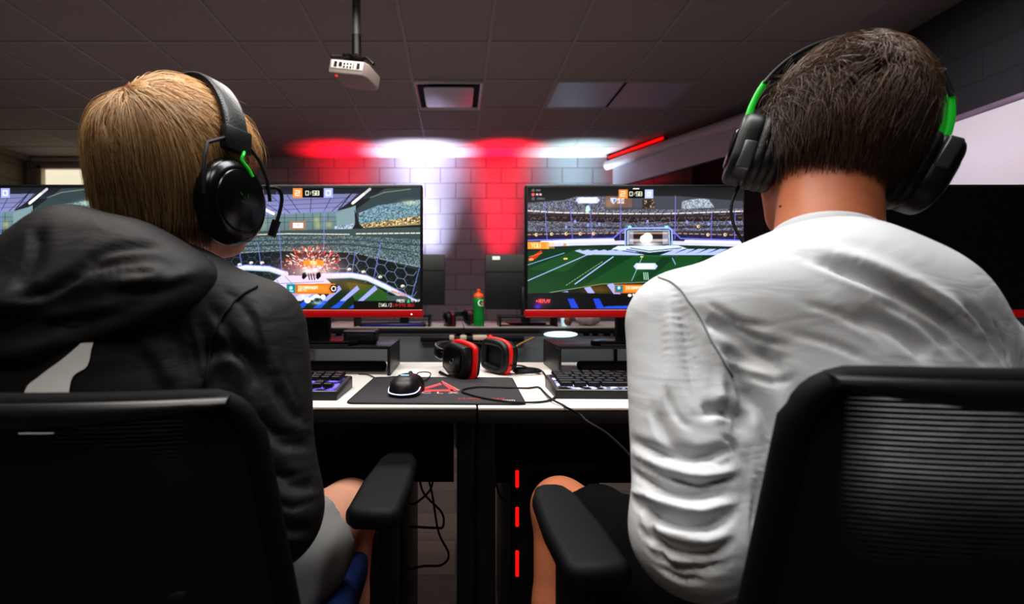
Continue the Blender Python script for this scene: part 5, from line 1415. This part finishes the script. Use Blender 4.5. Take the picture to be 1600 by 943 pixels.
# ------------------------------------------------------------------ the person in the grey shirt (right)
def person_grey():
    t = thing('person', 'person in a pale grey long-sleeved shirt with short dark hair, sitting at right', 'person', (.455, .48, 0))
    HC = (.522, .655, 1.162)
    MH = head_frame(HC, 22, 4, 14); R3 = np.array(MH.to_3x3())
    SL, SR, NB = V3(.300, .60, .915), V3(.606, .575, .866), V3(.446, .575, .958)
    EL, ER = V3(.250, .505, .695), V3(.668, .50, .66)
    WL, WR = V3(.345, .715, .69), V3(.585, .715, .69)
    S = SDF((.05, .28, 0.02), (.85, 1.12, 1.34), .0045)
    add_head(S, MH, R3)
    hw = lambda *p: np.array(MH @ Vector(p))
    S.rc(NB + V3(0, 0, -.02), hw(0, -.02, -.055), .058, .056, .03)
    S.ell((.455, .575, .87), (.150, .092, .13), .04); S.ell((.455, .535, .70), (.145, .10, .17), .05); S.ell((.455, .50, .56), (.165, .11, .09), .05)
    S.rc(NB, SL, .055, .05, .03); S.rc(NB, SR, .055, .05, .03)
    for A_, E_, W_ in ((SL, EL, WL), (SR, ER, WR)):
        S.rc(A_, E_, .046, .04, .02); S.rc(E_, W_, .040, .027, .015)
    add_hand(S, WL, (.35, .9, -.25), (-.3, .2, .9), (.9, -.3, .2)); add_hand(S, WR, (-.35, .9, -.25), (.3, .2, .9), (-.9, -.3, .2))
    KL, KR = V3(.200, .900, .545), V3(.655, .90, .54)
    AL, AR = V3(.185, .80, .09), V3(.63, .84, .09)
    for s, K_, A_ in ((-1, KL, AL), (1, KR, AR)):
        S.rc((.455 + s * .09, .50, .545), K_, .078, .055, .03); S.rc(K_, K_ + (A_ - K_) * .35 + V3(0, -.012, 0), .052, .054, .02); S.rc(K_ + (A_ - K_) * .35 + V3(0, -.012, 0), A_, .053, .036, .02)
        S.rc(A_, A_ + V3(0, .13, -.045), .034, .028, .02)
    V, Q = S.mesh(2)
    np_mesh('body', V, Q, skin_mat('skin_tan', (196, 122, 88)), t, world=True)
    # eyes
    for s in (-1, 1):
        mb = MB(); mb.ell(MH @ Vector((s * .031, .0822, 0)), (.0126, .0126, .0126), 12); e_ = obj('eye', mb, mat('eye_white', (230, 226, 220), .2), t, world=True)
        mb = MB(); mb.ell(MH @ Vector((s * .031, .0925, -.001)), (.0056, .0030, .0056), 10); obj('iris', mb, mat('iris_brown', (60, 36, 20), .15), e_, world=True)
    # shirt
    S = SDF((.10, .28, .45), (.84, .82, 1.10), .0032)
    S.ell((.455, .580, .870), (.178, .118, .145), .04)
    S.ell((.452, .560, .945), (.140, .090, .075), .05)
    S.ell((.455, .535, .71), (.168, .122, .19), .06)
    S.ell((.455, .495, .57), (.178, .132, .105), .06)
    S.rc(NB + V3(0, -.008, 0), SL, .066, .060, .045); S.rc(NB + V3(0, -.008, 0), SR, .066, .060, .045)
    S.rc(SL + V3(-.018, 0, -.005), EL, .064, .057, .03); S.rc(EL, EL + (WL - EL) * .42, .058, .050, .02)
    S.rc(SR + V3(.002, 0, -.006), ER, .062, .058, .03); S.rc(ER, ER + (WR - ER) * .42, .058, .050, .02)
    ax = V3(*(hw(0, -.02, -.055) - NB)); ax /= np.linalg.norm(ax)
    S.cut(NB + ax * .068, ax); S.cut((0, 0, .47), (0, 0, -1))
    S.rc(NB + ax * .02, NB + ax * .2, .0605, .059, .006, sub=True)
    V, Q = S.mesh(3)
    V = ripple(V, Q, .0011, 26, 5)
    FS = [
        # diagonal folds from the neck to the right shoulder blade
        ([(1262, 400), (1330, 425), (1410, 462), (1480, 500), (1540, 560)], .013, -.0085), ([(1290, 392), (1380, 425), (1460, 465), (1530, 520)], .012, .0045),
        ([(1330, 490), (1400, 520), (1450, 560)], .014, -.0045), ([(1375, 470), (1440, 505), (1490, 548)], .010, -.004), ([(1500, 470), (1545, 515), (1572, 565)], .007, -.004),
        # armpit creases
        ([(1095, 498), (1140, 520), (1175, 552), (1215, 560)], .014, -.007), ([(1120, 545), (1165, 568), (1215, 572)], .010, -.006), ([(1140, 560), (1158, 610), (1160, 660)], .010, -.0075),
        ([(1150, 600), (1185, 650), (1205, 720)], .012, -.005), ([(1190, 560), (1230, 610), (1240, 650)], .012, -.004), ([(1215, 690), (1190, 760), (1185, 830)], .012, -.004),
        ([(1050, 440), (1065, 520), (1085, 600), (1105, 640)], .015, -.0045), ([(1040, 480), (1042, 560), (1035, 625)], .012, .0025), ([(1110, 520), (1125, 580), (1120, 640)], .010, .004),
        ([(1095, 650), (1125, 640), (1155, 650), (1150, 672)], .009, -.0085), ([(1015, 640), (1040, 690), (1080, 712)], .010, -.005),
        # rumpled pushed-up sleeve
        ([(985, 690), (1030, 708), (1090, 712), (1150, 700)], .008, -.0085), ([(982, 712), (1040, 735), (1100, 742), (1156, 735)], .008, .006),
        ([(985, 738), (1030, 762), (1080, 772), (1130, 766)], .007, -.009), ([(1040, 745), (1090, 752), (1150, 745)], .006, -.006), ([(982, 765), (1030, 785), (1090, 796), (1152, 782)], .008, .007),
        ([(990, 790), (1035, 812), (1095, 820), (1148, 805)], .007, -.009), ([(1000, 815), (1050, 838), (1105, 842), (1145, 830)], .007, .005), ([(1000, 835), (1050, 862), (1100, 866), (1140, 850)], .007, -.0085),
        ([(1010, 860), (1050, 888), (1095, 892), (1130, 878)], .007, -.006), ([(1005, 770), (1018, 830), (1035, 880)], .008, -.005), ([(1020, 885), (1060, 908), (1100, 908)], .006, -.005)]
    FS2 = [([(1100, 470), (1150, 500), (1200, 512)], .005, -.003), ([(1130, 500), (1175, 530), (1230, 540)], .005, -.003), ([(1160, 585), (1200, 600), (1235, 590)], .005, -.003), ([(1060, 470), (1078, 540), (1100, 600)], .005, -.0025),
        ([(1125, 590), (1140, 625), (1135, 655)], .005, -.0035), ([(1170, 620), (1195, 680), (1200, 740)], .005, -.003), ([(1185, 700), (1178, 780), (1176, 850)], .005, -.003),
         ([(1035, 600), (1050, 645), (1075, 670)], .005, -.003), ([(995, 725), (1040, 748), (1100, 756)], .004, -.003), ([(1000, 752), (1050, 774), (1120, 780)], .004, .003), ([(1000, 800), (1050, 826), (1120, 828)], .004, .003),
        ([(1010, 848), (1050, 874), (1110, 878)], .004, .003), ([(1100, 715), (1130, 722), (1156, 712)], .004, -.003), ([(1250, 470), (1320, 500), (1390, 540)], .006, -.0022), ([(1230, 520), (1290, 540), (1350, 562)], .006, -.002), ([(1420, 440), (1480, 475), (1530, 515)], .005, -.003),
        ([(1555, 500), (1572, 535), (1580, 565)], .004, -.003), ([(1130, 680), (1148, 690), (1160, 720)], .004, -.003)]
    V = fold(V, Q, [(p, w, d * 1.3) for p, w, d in FS] + FS2)
    for _ in range(1): V = lap(V, Q, .35)
    sh = np_mesh('shirt', V, Q, cloth('shirt_jersey', (206, 208, 210), .75, .13), t, world=True)
    seam('sleeve_seam', V, Q, [(1028, 432), (1062, 450), (1090, 492), (1120, 545), (1145, 590)], .0011, mat('seam_grey', (150, 152, 155), .8), sh)
    # collar band
    c = NB + ax * .062; u = Vector(ax).orthogonal().normalized(); v = Vector(ax).cross(u)
    mb = MB(); mb.tube([Vector(c) + (u * math.cos(a) + v * math.sin(a)) * .0600 for a in [2 * PI * k / 40 for k in range(40)]], 1.0, cs=[(.0022 * math.cos(a), .008 * math.sin(a)) for a in [2 * PI * k / 12 for k in range(12)]], closed=True, up=Vector(ax))
    obj('collar', mb, mat('collar_rib', (200, 202, 205), .75, bump=.2, bscale=900), sh, world=True)
    # shorts and shoes
    S = SDF((.05, .30, .38), (.86, .98, .70), .0055)
    S.ell((.455, .50, .55), (.178, .130, .10), .04)
    for s, K_ in ((-1, KL), (1, KR)):
        h0 = V3(.455 + s * .09, .50, .548); S.rc(h0, h0 + (K_ - h0) * .86, .090, .082, .03)
        dd = (K_ - h0) / np.linalg.norm(K_ - h0); 
    for s, K_ in ((-1, KL), (1, KR)):
        h0 = V3(.455 + s * .09, .50, .548); dd = (K_ - h0) / np.linalg.norm(K_ - h0); S.cut(h0 + (K_ - h0) * .80, dd)
    V, Q = S.mesh(2); V = ripple(V, Q, .003, 30, 9)
    np_mesh('shorts', V, Q, mat('shorts_black', (8, 8, 9), .9, spec=.1, bump=.2, bscale=900), t, world=True)
    for s, A_ in ((-1, AL), (1, AR)):
        S = SDF(A_ - V3(.07, .09, .09), A_ + V3(.07, .22, .06), .0045)
        S.rc(A_ + V3(0, -.02, -.045), A_ + V3(0, .16, -.055), .036, .034, .02); S.rc(A_ + V3(0, -.01, -.02), A_ + V3(0, .03, -.03), .042, .04, .02); S.rc(A_ + V3(0, -.015, -.02), A_ + V3(0, -.012, .02), .040, .041, .02); S.cut((0, 0, .002), (0, 0, -1))
        S.rc(A_ + V3(0, -.012, .0), A_ + V3(0, -.012, .06), .036, .036, .005, sub=True)
        V, Q = S.mesh(1); np_mesh('shoe', V, Q, mat('shoe_black', (24, 24, 26), .6), t, world=True)
    # hair
    def keep(p): return np.where(p[:, 1] < .0, p[:, 2] > -.052 - .03 * np.clip(-p[:, 1] / .09, 0, 1), p[:, 2] > np.interp(p[:, 1], [0, .04, .07, .1], [-.02, .03, .062, .07])) & ~((np.abs(p[:, 0]) > .06) & (p[:, 2] < .0) & (p[:, 1] > -.03))
    grow_hair('hair', MH, t, 17000, 7, .0058, ((136, 106, 82), (78, 57, 43), (22, 15, 12)), (.10, -.42, .9), 1.8, (.003, .016, .2), .9, keep, .0005, M_hair, 21, jit=.4, stop=lambda p: p[:, 2] < -.088, lenvar=.4, under_shade=.6)
    obj('mole', MB().ell(P(1219, 322, .541), (.0015, .001, .0015), 8), mat('mole_brown', (96, 44, 30), .6), t, world=True)
    h = green = headset_green('black headset with bright green sliders worn by the person in grey', MH @ Matrix.Translation((0, -.008, .0)))
    q = MH @ Vector((-.108, -.01, -.095))
    cord('headset_lead', 'thin black lead hanging from the left cup of the green-banded headset', 'cord', [q + Vector((.012, 0, .01)), q + Vector((-.001, -.004, -.02)), q + Vector((.0, -.01, -.05)), q + Vector((.012, -.018, -.08)), q + Vector((.020, -.03, -.105)), q + Vector((.05, .0, -.16)), q + Vector((.04, .05, -.26))], .0021, owner=green)
    return t

# ------------------------------------------------------------------ the person in the black jacket (left)
def person_black():
    t = thing('person', 'person in a black hooded jacket with straight blond hair, sitting at left', 'person', (-.43, .58, 0))
    HC = (-.404, .70, 1.137)
    MH = head_frame(HC, 27, 3, -2); R3 = np.array(MH.to_3x3())
    NB = V3(-.435, .635, .955); SL, SR = V3(-.615, .63, .905), V3(-.290, .655, .905)
    EL, ER = V3(-.69, .58, .66), V3(-.232, .60, .675)
    WL, WR = V3(-.55, .80, .69), V3(-.33, .81, .69)
    S = SDF((-.85, .36, .02), (.02, 1.22, 1.30), .0045)
    add_head(S, MH, R3)
    hw = lambda *p: np.array(MH @ Vector(p))
    S.rc(NB + V3(0, 0, -.02), hw(0, -.02, -.055), .056, .054, .03)
    S.ell((-.44, .63, .86), (.145, .09, .13), .04); S.ell((-.43, .61, .70), (.14, .10, .17), .05); S.ell((-.425, .60, .56), (.16, .11, .09), .05)
    S.rc(NB, SL, .05, .046, .03); S.rc(NB, SR, .05, .046, .03)
    for A_, E_, W_ in ((SL, EL, WL), (SR, ER, WR)):
        S.rc(A_, E_, .044, .038, .02); S.rc(E_, W_, .038, .026, .015)
    add_hand(S, WL, (.35, .9, -.25), (-.3, .2, .9), (.9, -.3, .2)); add_hand(S, WR, (-.35, .9, -.25), (.3, .2, .9), (-.9, -.3, .2))
    KL, KR = V3(-.60, 1.02, .54), V3(-.212, .945, .522)
    AL, AR = V3(-.58, .90, .09), V3(-.23, .82, .09)
    HL, HR = V3(-.52, .60, .545), V3(-.325, .60, .545)
    for h0, K_, A_ in ((HL, KL, AL), (HR, KR, AR)):
        S.rc(h0, K_, .076, .058, .03); S.rc(K_, K_ + (A_ - K_) * .35 + V3(0, -.012, 0), .052, .052, .02); S.rc(K_ + (A_ - K_) * .35 + V3(0, -.012, 0), A_, .052, .035, .02); S.rc(A_, A_ + V3(0, .13, -.045), .034, .028, .02)
    V, Q = S.mesh(2)
    np_mesh('body', V, Q, skin_mat('skin_fair', (214, 158, 132)), t, world=True)
    for s in (-1, 1):
        mb = MB(); mb.ell(MH @ Vector((s * .031, .0822, 0)), (.0126, .0126, .0126), 12); e_ = obj('eye', mb, mat('eye_white', (230, 226, 220), .2), t, world=True)
        mb = MB(); mb.ell(MH @ Vector((s * .031, .0925, -.001)), (.0056, .0030, .0056), 10); obj('iris', mb, mat('iris_grey', (70, 90, 100), .15), e_, world=True)
    # jacket
    S = SDF((-.86, .36, .45), (-.06, .95, 1.09), .004)
    S.ell((-.44, .635, .855), (.180, .122, .145), .04); S.ell((-.435, .62, .94), (.145, .10, .08), .05)
    S.ell((-.43, .61, .70), (.170, .125, .19), .06); S.ell((-.425, .58, .57), (.182, .122, .105), .06)
    S.rc(NB, SL, .066, .062, .045); S.rc(NB, SR, .066, .062, .045)
    S.rc(SL + V3(-.015, 0, -.005), EL, .066, .060, .03); S.rc(EL, EL + (WL - EL) * .9, .060, .045, .02)
    S.rc(SR + V3(.015, 0, -.005), ER, .066, .062, .03); S.rc(ER, ER + (WR - ER) * .9, .060, .045, .02)
    ax = V3(*(hw(0, -.02, -.055) - NB)); ax /= np.linalg.norm(ax)
    S.cut(NB + ax * .085, ax); S.cut((0, 0, .46), (0, 0, -1))
    S.rc(NB + ax * .03, NB + ax * .2, .059, .058, .006, sub=True)
    for W_, E_ in ((WL, EL), (WR, ER)):
        dd = (W_ - E_) / np.linalg.norm(W_ - E_)
        S.rc(E_ + (W_ - E_) * .86, W_ + dd * .06, .030, .030, .004, sub=True)
    V, Q = S.mesh(2); V = ripple(V, Q, .0016, 24, 8)
    V = fold(V, Q, [([(310, 490), (325, 540), (335, 590), (320, 620)], .013, -.006), ([(262, 480), (280, 530), (290, 590)], .016, -.005), ([(330, 470), (360, 520), (385, 560)], .010, -.005), ([(320, 560), (360, 545), (392, 570), (400, 610)], .014, -.008),
        ([(400, 470), (420, 530), (430, 590)], .014, .005), ([(430, 600), (455, 640), (480, 660)], .012, -.006), ([(395, 640), (440, 690), (490, 700)], .012, -.006), ([(420, 720), (460, 760), (498, 760)], .012, -.006), ([(420, 800), (450, 830), (490, 830)], .012, -.006),
        ([(220, 520), (250, 560), (270, 600)], .016, .004), ([(255, 470), (268, 520), (272, 570)], .006, -.003), ([(290, 500), (305, 545), (312, 590)], .005, -.003), ([(345, 560), (375, 555), (395, 585)], .005, -.004), ([(410, 480), (425, 540), (428, 600)], .006, -.003), ([(440, 560), (455, 600), (470, 640)], .005, -.003), ([(400, 660), (445, 680), (488, 676)], .005, -.004), ([(410, 740), (455, 745), (500, 735)], .005, -.004), ([(430, 780), (460, 790), (498, 785)], .005, -.004), ([(355, 455), (375, 470), (395, 500)], .008, -.003)])
    V = lap(V, Q, .3)
    jk = np_mesh('jacket', V, Q, cloth('jacket_nylon', (19, 16, 15), .68, .16), t, world=True)
    seam('shoulder_seam', V, Q, [(402, 448), (375, 462), (348, 495), (330, 540), (322, 600)], .0016, mat('seam_black', (10, 9, 9), .8), jk)
    # white printed flash: a patch laid on the cloth of the back
    px = 712 + V[:, 0] / V[:, 1] * F; py = 460 - (V[:, 2] - CAMZ) / V[:, 1] * F
    N = normals(V, Q); back = np.nonzero((((CAMP - V) * N).sum(1) > 0) & (px < 260) & (py > 480) & (py < 760))[0]
    Lc = [(138, 526), (102, 558), (62, 588), (40, 612), (30, 680)]; Rc = [(150, 526), (144, 545), (137, 572), (112, 596), (108, 680)]
    G = []
    for a, b in zip(spline([(x, y, 0) for x, y in Lc], 6), spline([(x, y, 0) for x, y in Rc], 6)):
        for k in range(15):
            q = a.lerp(b, k / 14); d = np.hypot(px[back] - q.x, py[back] - q.y); o_ = back[np.argsort(d)[:6]]; w_ = 1 / (np.sort(d)[:6] + .3)
            Y_ = float((V[o_, 1] * w_).sum() / w_.sum()); pt_ = P(q.x, q.y, Y_); nn = N[o_].mean(0); G.append(np.array(pt_) + nn * .0015)
    rows = len(G) // 15; ii = np.arange(rows * 15).reshape(rows, 15)
    np_mesh('white_print', np.array(G), np.stack([ii[1:, :-1], ii[1:, 1:], ii[:-1, 1:], ii[:-1, :-1]], -1).reshape(-1, 4), mat('print_cloth', (250, 248, 244), .6, var=.02), jk, world=True)
    # hood lying behind the neck
    S = SDF((-.72, .42, .80), (-.17, .82, 1.10), .004)
    Rh = np.array(Matrix.Rotation(math.radians(-38), 3, 'X'))
    S.ell((-.455, .553, .950), (.145, .042, .072), .04, Rh)
    S.ell((-.43, .585, .970), (.13, .06, .05), .05)
    S.rc((-.59, .60, .928), (-.47, .58, 1.008), .030, .036, .05); S.rc((-.47, .58, 1.008), (-.40, .58, .995), .036, .032, .05); S.rc((-.40, .58, .995), (-.325, .64, .965), .032, .020, .04)
    S.rc((-.59, .60, .928), (-.60, .68, .925), .028, .022, .04)
    S.rc((-.58, .535, .892), (-.47, .525, .912), .018, .020, .05); S.rc((-.47, .525, .912), (-.37, .565, .945), .018, .015, .04); S.rc((-.37, .565, .945), (-.315, .645, .965), .015, .014, .03)
    S.rc(P(-60, 535, .482), P(90, 495, .484), .026, .028, .014, sub=True); S.rc(P(90, 495, .484), P(215, 458, .498), .028, .018, .014, sub=True); S.rc(P(215, 458, .498), P(310, 436, .53), .018, .008, .010, sub=True)
    S.rc(NB + ax * .0, NB + ax * .3, .066, .064, .01, sub=True)
    V, Q = S.mesh(2); V = ripple(V, Q, .0016, 26, 4)
    V = fold(V, Q, [([(20, 465), (70, 462), (110, 435), (150, 420), (240, 415)], .010, -.008), ([(110, 440), (140, 425), (240, 420), (235, 432), (150, 440)], .008, .005), ([(60, 350), (50, 400), (20, 450)], .012, -.006), ([(130, 410), (180, 390), (260, 385)], .010, -.005), ([(180, 440), (250, 440), (310, 425)], .012, .005), ([(60, 500), (130, 490), (200, 470)], .014, .006)])
    V = lap(V, Q, .3)
    np_mesh('hood', V, Q, MATS['jacket_nylon'], jk, world=True)
    obj('hood_snap', MB().lathe([(.001, 0), (.005, 0), (.004, .003), (.001, .0035)], 14, Matrix.Translation(P(322, 407, .605)) @ Matrix.Rotation(PI / 2, 4, 'X')), mat('snap_metal', (120, 118, 116), .3, metal=.8), jk, world=True)
    # grey shorts
    S = SDF((-.76, .42, .38), (-.08, 1.05, .70), .005)
    S.ell((-.425, .59, .55), (.180, .118, .10), .04)
    for h0, K_ in ((HL, KL), (HR, KR)): S.rc(h0, h0 + (K_ - h0) * .8, .094, .090, .03)
    for h0, K_ in ((HL, KL), (HR, KR)):
        dd = (K_ - h0) / np.linalg.norm(K_ - h0); S.cut(h0 + (K_ - h0) * .62, dd)
    V, Q = S.mesh(2); V = ripple(V, Q, .0045, 38, 2)
    np_mesh('shorts', V, Q, mat('shorts_grey', (128, 127, 124), .85, bump=.2, bscale=900), t, world=True)
    for A_ in (AL, AR):
        S = SDF(A_ - V3(.07, .09, .09), A_ + V3(.07, .22, .06), .0045)
        S.rc(A_ + V3(0, -.02, -.045), A_ + V3(0, .16, -.055), .036, .034, .02); S.rc(A_ + V3(0, -.01, -.02), A_ + V3(0, .03, -.03), .042, .04, .02); S.rc(A_ + V3(0, -.015, -.02), A_ + V3(0, -.012, .02), .040, .041, .02); S.cut((0, 0, .002), (0, 0, -1))
        S.rc(A_ + V3(0, -.012, .0), A_ + V3(0, -.012, .06), .036, .036, .005, sub=True)
        V, Q = S.mesh(1); np_mesh('shoe', V, Q, mat('shoe_dark', (30, 32, 38), .6), t, world=True)
    def keep(p): return np.where(p[:, 1] < .01, p[:, 2] > -.062, p[:, 2] > np.interp(p[:, 1], [0, .03, .07, .1], [-.03, .035, .068, .08]))
    grow_hair('hair', MH, t, 17000, 13, .0108, ((255, 226, 170), (232, 172, 108), (140, 84, 42)), (.05, -.72, .69), .5, (.003, .015, .10), 1.5, keep, .00045, M_hair, 11, jit=.2, stop=lambda p: p[:, 2] < np.where(p[:, 1] < .02, -.118, np.where(p[:, 1] < .045, -.05, .03)), lenvar=.25, under_shade=.30)
    headset_studio('black padded headset with a green wire worn by the person in black', MH @ Matrix.Translation((0, .014, 0)))
    return t
import time as _t
_a = _t.time(); person_grey(); person_black(); print('people', _t.time() - _a)
